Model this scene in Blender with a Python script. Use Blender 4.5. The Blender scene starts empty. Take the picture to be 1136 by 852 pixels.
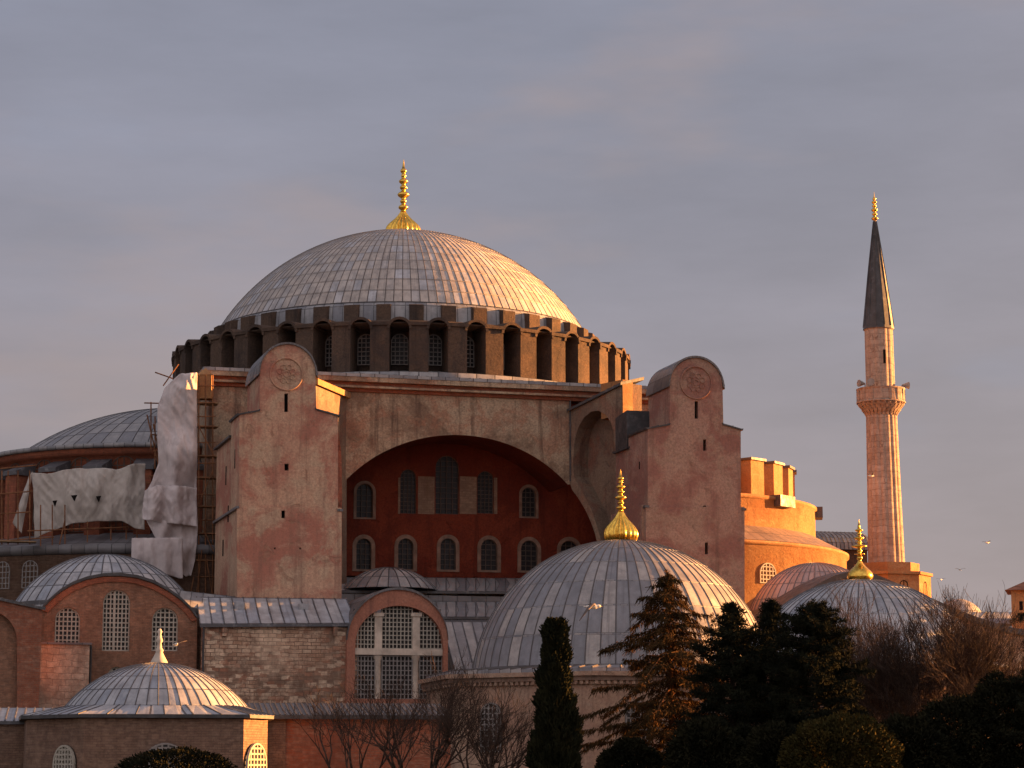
import bpy, math, random
import numpy as np
from mathutils import Vector, Matrix, noise
from mathutils.geometry import tessellate_polygon

random.seed(7); np.random.seed(7)
scene = bpy.context.scene
col = scene.collection
R = math.radians

# ------------------------------------------------------------------ camera
FPX, HORIZON, EYE = 2650.0, 850.0, 1.7            # focal length in photo pixels, horizon row, eye height
PITCH = math.atan((HORIZON-426)/FPX)
cam_d = bpy.data.cameras.new('camera'); cam = bpy.data.objects.new('camera', cam_d); col.objects.link(cam)
cam.location = (0, 0, EYE); cam.rotation_euler = (math.pi/2+PITCH, 0, 0)
cam_d.sensor_width = 36; cam_d.lens = 36*FPX/1136; cam_d.clip_start = 1; cam_d.clip_end = 20000
scene.camera = cam

# ------------------------------------------------------------------ light
SUN_AZ, SUN_EL = 17.0, 8.5                        # azimuth measured from +X towards +Y (right of, and a little behind, the church)
SUNDIR = Vector((math.cos(R(SUN_AZ))*math.cos(R(SUN_EL)), math.sin(R(SUN_AZ))*math.cos(R(SUN_EL)), math.sin(R(SUN_EL))))
sl = bpy.data.lights.new('sun', 'SUN'); sun = bpy.data.objects.new('sun', sl); col.objects.link(sun)
sl.energy = 3.7; sl.angle = R(0.6); sl.color = (1.0, 0.42, 0.118)
sun.rotation_euler = (-SUNDIR).to_track_quat('-Z', 'Y').to_euler()
sun.location = SUNDIR*400

world = bpy.data.worlds.new('World'); scene.world = world; world.use_nodes = True
def build_world():
    nt = world.node_tree; N = nt.nodes; L = nt.links; N.clear()
    out = N.new('ShaderNodeOutputWorld'); bg = N.new('ShaderNodeBackground')
    sky = N.new('ShaderNodeTexSky'); sky.sky_type = 'NISHITA'; sky.sun_disc = False
    sky.sun_elevation = R(SUN_EL); sky.sun_rotation = R(90-SUN_AZ); sky.air_density = 1.2; sky.dust_density = 2.0
    tc = N.new('ShaderNodeTexCoord')
    def math_(op, a, b=None, clamp=False):
        n = N.new('ShaderNodeMath'); n.operation = op; n.use_clamp = clamp
        for i, v in enumerate((a, b)):
            if v is None: continue
            if isinstance(v, (int, float)): n.inputs[i].default_value = v
            else: L.new(v, n.inputs[i])
        return n.outputs[0]
    def mix(f, a, b, mode='MIX'):
        n = N.new('ShaderNodeMix'); n.data_type = 'RGBA'; n.blend_type = mode
        for i, v in ((0, f), (6, a), (7, b)):
            if isinstance(v, (int, float)): n.inputs[i].default_value = v
            elif isinstance(v, tuple): n.inputs[i].default_value = (*v, 1)
            else: L.new(v, n.inputs[i])
        return n.outputs[2]
    def dot(v):
        n = N.new('ShaderNodeVectorMath'); n.operation = 'DOT_PRODUCT'; L.new(tc.outputs['Generated'], n.inputs[0]); n.inputs[1].default_value = v
        return n.outputs['Value']
    def noise(scale, detail, rough, sx, sy, sz):
        m = N.new('ShaderNodeMapping'); m.inputs['Scale'].default_value = (sx, sy, sz); L.new(tc.outputs['Generated'], m.inputs[0])
        n = N.new('ShaderNodeTexNoise'); n.inputs['Scale'].default_value = scale; n.inputs['Detail'].default_value = detail
        n.inputs['Roughness'].default_value = rough; L.new(m.outputs[0], n.inputs['Vector']); return n.outputs['Fac']
    def ramp(v, lo, hi):
        n = N.new('ShaderNodeMapRange'); n.interpolation_type = 'SMOOTHSTEP'; L.new(v, n.inputs[0])
        n.inputs[1].default_value = lo; n.inputs[2].default_value = hi; return n.outputs[0]
    # a grey-mauve cloud deck in front of the clear sky
    up = dot((0, 0, 1)); right = dot((1, 0, 0)); fwd = dot((0, 1, 0))
    big = noise(3.2, 6, 0.55, 1, 1, 3.4); fine = noise(9, 7, 0.6, 1, 1, 4.5)
    base = mix(ramp(up, 0.0, 0.32), SKY_LOW, SKY_HIGH)
    base = mix(ramp(right, 0.0, 0.6), base, SKY_RIGHT)
    lum = math_('ADD', math_('MULTIPLY', big, 0.55), math_('MULTIPLY', fine, 0.3))
    lum = math_('ADD', math_('MULTIPLY', lum, SKY_CONTRAST), 1.0-0.43*SKY_CONTRAST)
    lumc = N.new('ShaderNodeCombineColor'); [L.new(lum, lumc.inputs[i]) for i in range(3)]
    cloud = mix(1.0, base, lumc.outputs[0], 'MULTIPLY')
    gap = math_('MULTIPLY', ramp(noise(4.1, 4, 0.5, 1, 1, 3.5), 0.56, 0.75), 0.5)
    cloud = mix(gap, cloud, SKY_GAP)
    cloud = mix(math_('MULTIPLY', ramp(noise(3.4, 5, 0.55, 1.2, 1, 4.0), 0.52, 0.70), 0.45), cloud, SKY_WARM)
    # glow towards the rising sun; sky behind the viewer brightened to fill shaded fronts
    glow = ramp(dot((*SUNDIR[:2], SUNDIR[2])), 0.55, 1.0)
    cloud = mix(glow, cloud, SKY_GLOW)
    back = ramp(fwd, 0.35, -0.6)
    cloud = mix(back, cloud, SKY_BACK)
    skym = mix(1.0, sky.outputs[0], (SKY_STRENGTH,)*3, 'MULTIPLY')
    allc = mix(0.9, skym, cloud)
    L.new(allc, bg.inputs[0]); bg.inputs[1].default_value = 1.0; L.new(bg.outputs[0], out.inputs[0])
SKY_LOW = (0.0435, 0.0355, 0.0375); SKY_HIGH = (0.0315, 0.0318, 0.0402); SKY_RIGHT = (0.0405, 0.0348, 0.038)
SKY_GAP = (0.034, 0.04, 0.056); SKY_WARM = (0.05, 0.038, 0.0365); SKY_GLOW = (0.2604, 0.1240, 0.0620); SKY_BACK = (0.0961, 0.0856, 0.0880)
SKY_CONTRAST = 1.0; SKY_STRENGTH = 0.02
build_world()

vs = scene.view_settings
vs.view_transform = 'Standard'; vs.look = 'None'; vs.gamma = 1; vs.use_curve_mapping = False; vs.exposure = 3.1

# ------------------------------------------------------------------ materials
def srgb(r, g, b):
    f = lambda c: ((c/255+0.055)/1.055)**2.4 if c/255 > 0.04045 else c/255/12.92
    return (f(r), f(g), f(b))
class Mat:
    def __init__(s, name, rough=0.85, spec=0.25, metal=0.0):
        s.m = bpy.data.materials.new(name); s.m.use_nodes = True
        s.nt = s.m.node_tree; s.N = s.nt.nodes; s.L = s.nt.links
        s.b = s.N['Principled BSDF']; s.b.inputs['Roughness'].default_value = rough
        s.b.inputs['Specular IOR Level'].default_value = spec; s.b.inputs['Metallic'].default_value = metal
        s.tc = s.N.new('ShaderNodeTexCoord')
    def setin(s, inp, v):
        if isinstance(v, (int, float)): inp.default_value = v
        elif isinstance(v, tuple): inp.default_value = (*v, 1) if len(v) == 3 and inp.type == 'RGBA' else v
        else: s.L.new(v, inp)
    def map(s, scale=(1, 1, 1), src='Object', rot=(0, 0, 0), loc=(0, 0, 0)):
        m = s.N.new('ShaderNodeMapping'); m.inputs['Scale'].default_value = scale; m.inputs['Rotation'].default_value = rot
        m.inputs['Location'].default_value = loc; s.L.new(s.tc.outputs[src], m.inputs[0]); return m.outputs[0]
    def wallmap(s):                                  # (x+y, z): courses stay level on walls of any heading
        sp = s.N.new('ShaderNodeSeparateXYZ'); s.L.new(s.tc.outputs['Object'], sp.inputs[0])
        ad = s.math('ADD', sp.outputs[0], sp.outputs[1]); cb = s.N.new('ShaderNodeCombineXYZ')
        s.L.new(ad, cb.inputs[0]); s.L.new(sp.outputs[2], cb.inputs[1]); return cb.outputs[0]
    def math(s, op, a, b=0.0, clamp=False):
        n = s.N.new('ShaderNodeMath'); n.operation = op; n.use_clamp = clamp; s.setin(n.inputs[0], a); s.setin(n.inputs[1], b); return n.outputs[0]
    def noise(s, vec, scale, detail=6, rough=0.6, dist=0.0):
        n = s.N.new('ShaderNodeTexNoise'); s.L.new(vec, n.inputs['Vector']); n.inputs['Scale'].default_value = scale
        n.inputs['Detail'].default_value = detail; n.inputs['Roughness'].default_value = rough; n.inputs['Distortion'].default_value = dist
        return n.outputs['Fac']
    def ramp(s, v, lo, hi, a=0.0, b=1.0):
        n = s.N.new('ShaderNodeMapRange'); n.interpolation_type = 'SMOOTHSTEP'; s.setin(n.inputs[0], v)
        n.inputs[1].default_value = lo; n.inputs[2].default_value = hi; n.inputs[3].default_value = a; n.inputs[4].default_value = b; return n.outputs[0]
    def mix(s, f, a, b, mode='MIX'):
        n = s.N.new('ShaderNodeMix'); n.data_type = 'RGBA'; n.blend_type = mode
        s.setin(n.inputs[0], f); s.setin(n.inputs[6], a); s.setin(n.inputs[7], b); return n.outputs[2]
    def brick(s, vec, c1, c2, mortar, w, h, ms=0.02, offset=0.5, bias=0.0, smooth=0.1):
        n = s.N.new('ShaderNodeTexBrick'); s.L.new(vec, n.inputs['Vector']); n.offset = offset
        s.setin(n.inputs['Color1'], c1); s.setin(n.inputs['Color2'], c2); s.setin(n.inputs['Mortar'], mortar)
        n.inputs['Scale'].default_value = 1; n.inputs['Brick Width'].default_value = w; n.inputs['Row Height'].default_value = h
        n.inputs['Mortar Size'].default_value = ms; n.inputs['Mortar Smooth'].default_value = smooth; n.inputs['Bias'].default_value = bias
        return n.outputs['Color'], n.outputs['Fac']
    def bump(s, h, strength=0.4, dist=0.05):
        n = s.N.new('ShaderNodeBump'); n.inputs['Strength'].default_value = strength; n.inputs['Distance'].default_value = dist
        s.L.new(h, n.inputs['Height']); s.L.new(n.outputs[0], s.b.inputs['Normal'])
    def color(s, c): s.setin(s.b.inputs['Base Color'], c)
    def roughness(s, v): s.setin(s.b.inputs['Roughness'], v)

def plaster(name, c1, c2, c3, dark, amt_dark=0.6, patch=0.6, sc=1.0):
    m = Mat(name, 0.92, 0.15); o = m.map()
    a = m.ramp(m.noise(o, 0.17*sc, 9, 0.66, 0.5), 0.42, 0.58)
    b = m.ramp(m.noise(m.map(loc=(31, 7, 3)), 0.30*sc, 9, 0.68, 0.6), 0.49, 0.60)
    c = m.mix(a, c1, c2); c = m.mix(m.math('MULTIPLY', b, patch), c, c3)
    s = m.ramp(m.noise(m.map((1.5, 1.5, 0.10)), 0.8, 9, 0.70), 0.50, 0.70)           # rain streaks
    c = m.mix(m.math('MULTIPLY', s, amt_dark), c, dark)
    l = m.ramp(m.noise(m.map((0.5, 0.5, 1.6), loc=(2, 8, 5)), 0.7, 8, 0.7), 0.54, 0.70, 0, 0.35)
    c = m.mix(l, c, tuple(min(1, x*1.35) for x in c3))
    g = m.noise(o, 5.5, 11, 0.85); c = m.mix(m.ramp(g, 0.36, 0.62, 0.60, 0.0), c, dark)
    sp = m.ramp(m.noise(m.map(loc=(5, 5, 9)), 0.55*sc, 7, 0.72, 0.9), 0.60, 0.645, 0, 0.62)  # lost plaster
    c = m.mix(sp, c, m.mix(m.noise(o, 3, 6, 0.7), tuple(x*0.45 for x in c2), tuple(x*0.75 for x in c1)))
    m.color(c); m.bump(m.math('ADD', m.noise(o, 2.2, 12, 0.78), m.math('MULTIPLY', sp, -0.5)), 0.75, 0.14); return m.m
M = {}
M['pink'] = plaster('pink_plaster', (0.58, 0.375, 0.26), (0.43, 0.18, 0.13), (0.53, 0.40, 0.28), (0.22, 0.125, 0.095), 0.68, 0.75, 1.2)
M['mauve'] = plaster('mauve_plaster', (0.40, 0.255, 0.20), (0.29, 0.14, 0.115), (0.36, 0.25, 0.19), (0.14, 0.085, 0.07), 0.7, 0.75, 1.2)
M['grey_plaster'] = plaster('grey_plaster', (0.46, 0.36, 0.255), (0.23, 0.16, 0.112), (0.35, 0.17, 0.11), (0.08, 0.052, 0.042), 0.85, 0.6, 1.3)
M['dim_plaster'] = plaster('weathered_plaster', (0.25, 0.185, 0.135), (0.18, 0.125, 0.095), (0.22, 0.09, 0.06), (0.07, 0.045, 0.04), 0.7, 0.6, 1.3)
M['shade_plaster'] = plaster('shade_toned_plaster', (0.31, 0.235, 0.17), (0.20, 0.14, 0.105), (0.27, 0.12, 0.08), (0.07, 0.048, 0.04), 0.8, 0.6, 1.3)  # splay plaster: shade put into a darker colour against the bright back sky
M['red'] = plaster('red_plaster', (0.150, 0.027, 0.015), (0.195, 0.042, 0.021), (0.115, 0.024, 0.014), (0.06, 0.014, 0.010), 0.55, 0.7)
M['orange'] = plaster('ochre_plaster', (0.40, 0.225, 0.105), (0.35, 0.165, 0.070), (0.42, 0.27, 0.145), (0.20, 0.10, 0.05), 0.45, 0.5)
M['coral'] = plaster('coral_plaster', (0.42, 0.18, 0.12), (0.46, 0.22, 0.15), (0.34, 0.15, 0.105), (0.16, 0.075, 0.06), 0.7, 0.4)
M['salmon_stone'] = plaster('salmon_stone', (0.46, 0.31, 0.22), (0.40, 0.245, 0.175), (0.43, 0.33, 0.25), (0.18, 0.115, 0.09), 0.6, 0.5)

def masonry(name, c1, c2, c3, mortar, w, h, ms, dark, patch=0.7, lo=0.45, hi=0.62, damp=0.5, bias=0.0, irregular=0.55):
    m = Mat(name, 0.93, 0.12); o = m.map(); wm = m.wallmap()
    warp = m.N.new('ShaderNodeVectorMath'); warp.operation = 'ADD'; m.L.new(wm, warp.inputs[0])
    nv = m.N.new('ShaderNodeTexNoise'); m.L.new(o, nv.inputs['Vector']); nv.inputs['Scale'].default_value = 1.1; nv.inputs['Detail'].default_value = 4
    sc = m.N.new('ShaderNodeVectorMath'); sc.operation = 'SCALE'; m.L.new(nv.outputs['Color'], sc.inputs[0]); sc.inputs['Scale'].default_value = h*0.9
    m.L.new(sc.outputs[0], warp.inputs[1]); v = warp.outputs[0]
    c, f = m.brick(v, c1, c2, mortar, w, h, ms, 0.5, bias, 0.3)
    c_b, f_b = m.brick(v, c3, c2, mortar, w*0.62, h*0.5, ms*0.8, 0.5, 0.1, 0.3)
    p = m.ramp(m.noise(m.map(loc=(3, 11, 4)), 0.22, 8, 0.7, 0.5), lo, hi)
    c = m.mix(m.math('MULTIPLY', p, patch), c, c_b)
    vo = m.N.new('ShaderNodeTexVoronoi'); vo.distance = 'CHEBYCHEV'; vo.inputs['Scale'].default_value = 1.0; vo.inputs['Randomness'].default_value = 0.85
    mp = m.N.new('ShaderNodeMapping'); mp.inputs['Scale'].default_value = (0.95/w, 0.95/h, 1); m.L.new(v, mp.inputs[0]); m.L.new(mp.outputs[0], vo.inputs['Vector'])
    sx = m.N.new('ShaderNodeSeparateColor'); m.L.new(vo.outputs['Color'], sx.inputs[0])
    irr = m.mix(m.ramp(sx.outputs[0], 0.25, 0.8), c3, c1); irr = m.mix(m.ramp(vo.outputs['Distance'], 0.36, 0.50, 0, 0.8), irr, mortar)
    c = m.mix(m.math('MULTIPLY', m.ramp(m.noise(m.map(loc=(13, 1, 7)), 0.30, 8, 0.72, 0.4), 0.44, 0.56), irregular), c, irr)
    c = m.mix(m.ramp(m.noise(o, 2.4, 8, 0.75), 0.38, 0.68, 0.45, 0.0), c, dark)
    big = m.noise(m.map(loc=(1, 4, 2)), 0.16, 7, 0.7, 0.6); c = m.mix(m.ramp(big, 0.50, 0.64, 0, 0.4), c, tuple(x*0.6 for x in c2)); c = m.mix(m.ramp(big, 0.34, 0.46, 0.25, 0), c, tuple(min(1, x*1.25) for x in c1))
    d = m.ramp(m.noise(m.map((0.7, 0.7, 0.22), loc=(9, 2, 1)), 0.55, 7, 0.65), 0.5, 0.72)
    c = m.mix(m.math('MULTIPLY', d, damp), c, dark)
    m.color(c); hgt = m.math('ADD', m.math('MULTIPLY', f, -0.7), m.noise(o, 5, 6, 0.7)); m.bump(hgt, 0.6, 0.06); return m.m
M['stone'] = masonry('stone_courses', (0.80, 0.60, 0.44), (0.50, 0.30, 0.20), (0.34, 0.15, 0.095), (0.18, 0.12, 0.09), 0.66, 0.29, 0.03, (0.12, 0.08, 0.06), 0.75, irregular=0.9)
M['brick'] = masonry('brown_brick', (0.40, 0.20, 0.125), (0.30, 0.14, 0.088), (0.36, 0.21, 0.15), (0.19, 0.12, 0.085), 0.36, 0.115, 0.016, (0.075, 0.042, 0.032), 0.6, damp=0.45)
M['brick_dim'] = masonry('dim_brick', (0.30, 0.19, 0.135), (0.22, 0.13, 0.095), (0.29, 0.20, 0.15), (0.15, 0.10, 0.08), 0.36, 0.12, 0.016, (0.06, 0.038, 0.03), 0.6)
M['brick_red'] = masonry('red_brick', (0.36, 0.13, 0.075), (0.28, 0.085, 0.05), (0.40, 0.24, 0.17), (0.24, 0.14, 0.10), 0.42, 0.14, 0.016, (0.10, 0.045, 0.035), 0.7)
M['terra'] = masonry('terracotta_brick', (0.42, 0.14, 0.075), (0.34, 0.10, 0.058), (0.22, 0.08, 0.05), (0.20, 0.09, 0.06), 0.4, 0.12, 0.014, (0.09, 0.04, 0.03), 0.6)
M['rubble'] = masonry('pale_rubble', (0.48, 0.41, 0.33), (0.40, 0.33, 0.26), (0.34, 0.25, 0.19), (0.25, 0.19, 0.15), 0.9, 0.45, 0.02, (0.06, 0.045, 0.04), 0.6, damp=0.9)
M['ashlar'] = masonry('minaret_ashlar', (0.50, 0.40, 0.33), (0.39, 0.30, 0.24), (0.45, 0.33, 0.26), (0.20, 0.14, 0.11), 1.0, 0.62, 0.025, (0.20, 0.12, 0.09), 0.5, damp=0.4)

def lead(name, c1, c2, c3, seam, streak=(0.07, 0.065, 0.07), rough=0.5, ms=0.035, metal=0.0, tint=None):
    m = Mat(name, rough, 0.45, metal); uv = m.map(src='UV'); o = m.map()
    c, f = m.brick(uv, c1, c2, seam, 1.0, 1.0, ms, 0.0, -0.05, 0.05)
    c_b, f_b = m.brick(m.map(src='UV', loc=(40, 13, 0)), (1, 1, 1), (0.25, 0.25, 0.25), (0.25, 0.25, 0.25), 1.0, 1.0, ms, 0.0, -0.45, 0.05)
    g = m.N.new('ShaderNodeSeparateColor'); m.L.new(c_b, g.inputs[0])
    c = m.mix(m.ramp(g.outputs[0], 0.6, 1.0, 0.0, 0.85), c, c3)
    s = m.ramp(m.noise(m.map((3.0, 0.16, 1), src='UV'), 1.0, 6, 0.7), 0.50, 0.72)
    c = m.mix(m.math('MULTIPLY', s, 0.55), c, streak)
    n = m.noise(o, 0.9, 9, 0.7); c = m.mix(m.ramp(n, 0.35, 0.65, 0.45, 0.0), c, streak)
    n2 = m.ramp(m.noise(m.map(loc=(8, 3, 2)), 1.8, 7, 0.7), 0.5, 0.72, 0, 0.4); c = m.mix(n2, c, c3)
    m.color(c); m.roughness(m.ramp(n, 0.3, 0.7, rough-0.1, rough+0.18))
    h = m.math('ADD', m.math('MULTIPLY', f, -1.0), m.math('MULTIPLY', m.noise(o, 1.4, 7, 0.6), 0.8)); m.bump(h, 0.45, 0.07); return m.m
M['lead'] = lead('lead_sheet', (0.46, 0.47, 0.51), (0.35, 0.35, 0.375), (0.44, 0.38, 0.335), (0.10, 0.085, 0.08), ms=0.06)
M['lead_blue'] = lead('blue_grey_lead', (0.31, 0.34, 0.40), (0.26, 0.285, 0.34), (0.42, 0.42, 0.44), (0.07, 0.07, 0.08))
M['lead_warm'] = lead('warm_grey_lead', (0.45, 0.40, 0.37), (0.38, 0.345, 0.33), (0.19, 0.195, 0.225), (0.08, 0.07, 0.068), ms=0.03)
M['lead_dark'] = lead('dark_lead', (0.105, 0.095, 0.095), (0.075, 0.068, 0.07), (0.16, 0.155, 0.165), (0.03, 0.03, 0.033))
M['lead_pink'] = lead('rosy_lead', (0.44, 0.32, 0.30), (0.36, 0.27, 0.27), (0.47, 0.29, 0.25), (0.16, 0.12, 0.12))
M['lead_roof'] = lead('lead_roofing', (0.21, 0.215, 0.24), (0.14, 0.145, 0.165), (0.32, 0.315, 0.32), (0.05, 0.05, 0.055))
M['lead_brown'] = lead('brown_lead', (0.20, 0.14, 0.115), (0.15, 0.105, 0.09), (0.24, 0.16, 0.12), (0.06, 0.045, 0.04))
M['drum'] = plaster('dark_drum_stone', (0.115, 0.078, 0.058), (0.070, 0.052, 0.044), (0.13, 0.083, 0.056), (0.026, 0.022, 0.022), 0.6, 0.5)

def simple(name, c, rough=0.7, spec=0.3, metal=0.0, var=0.25, scale=2.0):
    m = Mat(name, rough, spec, metal); n = m.noise(m.map(), scale, 6, 0.65)
    m.color(m.mix(m.ramp(n, 0.3, 0.7), tuple(x*(1-var) for x in c), tuple(min(1, x*(1+var)) for x in c)))
    m.bump(n, 0.25, 0.03); return m.m
M['gold'] = simple('gilded_copper', (0.82, 0.47, 0.09), 0.24, 0.5, 1.0, 0.35, 5)
M['glass'] = simple('dark_glass', (0.020, 0.019, 0.022), 0.35, 0.15, 0, 0.3)
M['glass_old'] = simple('dusty_glass', (0.05, 0.042, 0.04), 0.35, 0.4, 0, 0.4)
M['lattice'] = simple('pale_lattice', (0.37, 0.34, 0.29), 0.8, 0.2, 0, 0.15)
M['lattice_grey'] = simple('grey_lattice', (0.24, 0.22, 0.21), 0.8, 0.2, 0, 0.2)
M['lattice_dark'] = simple('dark_lattice', (0.09, 0.07, 0.06), 0.8, 0.2, 0, 0.2)
M['surround'] = simple('stone_surround', (0.19, 0.125, 0.095), 0.9, 0.15, 0, 0.3, 1.2)
M['panel'] = masonry('pale_panel_stone', (0.36, 0.26, 0.18), (0.28, 0.19, 0.135), (0.28, 0.19, 0.13), (0.18, 0.12, 0.09), 0.5, 0.22, 0.02, (0.12, 0.07, 0.05))
M['marble'] = simple('old_marble', (0.50, 0.42, 0.35), 0.7, 0.3, 0, 0.25, 1.0)
M['slit'] = simple('dark_opening', (0.012, 0.010, 0.010), 0.95, 0.05, 0, 0.1)
M['rust'] = simple('rusty_scaffold', (0.19, 0.085, 0.042), 0.85, 0.2, 0, 0.4)
M['plank'] = simple('scaffold_plank', (0.26, 0.17, 0.10), 0.9, 0.1, 0, 0.3)
def tarp(name, c, d):
    m = Mat(name, 0.8, 0.2); o = m.map()
    t = m.mix(m.ramp(m.noise(o, 0.8, 8, 0.65), 0.35, 0.7), c, d)
    t = m.mix(m.ramp(m.noise(m.map((2, 2, 0.3)), 0.9, 6, 0.6), 0.5, 0.72, 0, 0.45), t, tuple(x*0.6 for x in d))
    m.color(t); m.bump(m.noise(m.map((1, 1, 0.4)), 2.2, 7, 0.6, 0.6), 0.35, 0.06); return m.m
M['tarp'] = tarp('white_sheeting', (0.58, 0.52, 0.52), (0.46, 0.41, 0.415))
M['tarp_mesh'] = tarp('grey_netting', (0.46, 0.42, 0.39), (0.38, 0.345, 0.315))
M['bark'] = simple('bark', (0.034, 0.023, 0.018), 0.95, 0.1, 0, 0.4, 4)
M['twig'] = simple('twigs', (0.060, 0.041, 0.033), 0.95, 0.1, 0, 0.4, 4)
M['bark_red'] = simple('spruce_bark', (0.16, 0.070, 0.034), 0.95, 0.1, 0, 0.4, 4)
def leafmat(name, a, b):
    m = Mat(name, 0.95, 0.04); n = m.noise(m.map(), 1.3, 5, 0.6); c = m.mix(m.ramp(n, 0.35, 0.65), a, b); m.color(c)
    return m.m
M['cypress'] = leafmat('cypress_foliage', (0.012, 0.014, 0.008), (0.024, 0.024, 0.012))
M['spruce'] = leafmat('spruce_foliage', (0.030, 0.021, 0.010), (0.065, 0.034, 0.013))
M['pine'] = leafmat('pine_foliage', (0.010, 0.012, 0.009), (0.020, 0.021, 0.012))
M['bush'] = leafmat('bush_foliage', (0.026, 0.024, 0.009), (0.05, 0.038, 0.012))
M['shrub'] = leafmat('shrub_foliage', (0.010, 0.011, 0.007), (0.020, 0.019, 0.010))
M['gull_white'] = simple('gull_white', (0.72, 0.68, 0.62), 0.7, 0.2, 0, 0.06)
M['gull_grey'] = simple('gull_grey_wing', (0.12, 0.10, 0.10), 0.7, 0.2, 0, 0.15)
M['gull_beak'] = simple('gull_beak', (0.55, 0.30, 0.05), 0.6, 0.3, 0, 0.1)
M['tile'] = simple('roof_tile', (0.20, 0.10, 0.07), 0.9, 0.1, 0, 0.3)
def groundmat():
    m = Mat('park_ground', 0.95, 0.1); o = m.map(); n = m.noise(o, 0.12, 8, 0.65); n2 = m.noise(o, 2.5, 6, 0.7)
    c = m.mix(m.ramp(n, 0.4, 0.62), (0.045, 0.055, 0.020), (0.12, 0.095, 0.065)); c = m.mix(m.ramp(n2, 0.35, 0.7, 0.4, 0), c, (0.03, 0.03, 0.015))
    m.color(c); m.bump(n2, 0.5, 0.1); return m.m
M['ground'] = groundmat()

# ------------------------------------------------------------------ geometry helpers
CP, SP = math.cos(PITCH), math.sin(PITCH)
CAM = Vector((0, 0, EYE))
def ray(px, py):                                     # direction through a point of the photograph
    x, y = px-568, 426-py
    return Vector((x, CP*FPX - SP*y, SP*FPX + CP*y))
def at(px, py, Y):                                   # that point at a distance of Y metres in front of the eye
    r = ray(px, py); return CAM + r*(Y/r.y)
class Frame:                                         # a building's own axes: u along its front, d away from the eye, z up
    def __init__(s, px, py, Y, yaw):
        o = at(px, py, Y); s.O = Vector((o.x, o.y, 0)); s.yaw = R(yaw)
        s.U = Vector((math.cos(s.yaw), math.sin(s.yaw), 0)); s.D = Vector((-math.sin(s.yaw), math.cos(s.yaw), 0)); s.Y = Y
    def local(s, w): v = w-s.O; return Vector((v@s.U, v@s.D, w.z))
    def hit(s, px, py, p, n):                        # on the plane through local p with local normal n
        P0 = s.O + s.U*p[0] + s.D*p[1] + Vector((0, 0, p[2])); Nn = s.U*n[0] + s.D*n[1] + Vector((0, 0, n[2]))
        r = ray(px, py); t = ((P0-CAM)@Nn)/(r@Nn); return s.local(CAM+r*t)
    def B(s, px, py, d): return s.hit(px, py, (0, d, 0), (0, 1, 0))
    def Z(s, py, r=0.0):                             # height of a photo row on the circle r metres nearer than the frame's origin
        return at(568, py, s.O.y-r).z
    def m(s, px, dY=0.0): return px*(s.O.y+dY)/FPX/CP*1.0
def tag(o, label=None, cat=None, group=None, kind=None):
    for k, v in (('label', label), ('category', cat), ('group', group), ('kind', kind)):
        if v: o[k] = v
    return o
def empty(name, loc=(0, 0, 0), rz=0.0, label=None, cat=None, group=None):
    o = bpy.data.objects.new(name, None); col.objects.link(o); o.location = loc; o.rotation_euler = (0, 0, rz); o.empty_display_size = 0.5
    return tag(o, label, cat, group)

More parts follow.
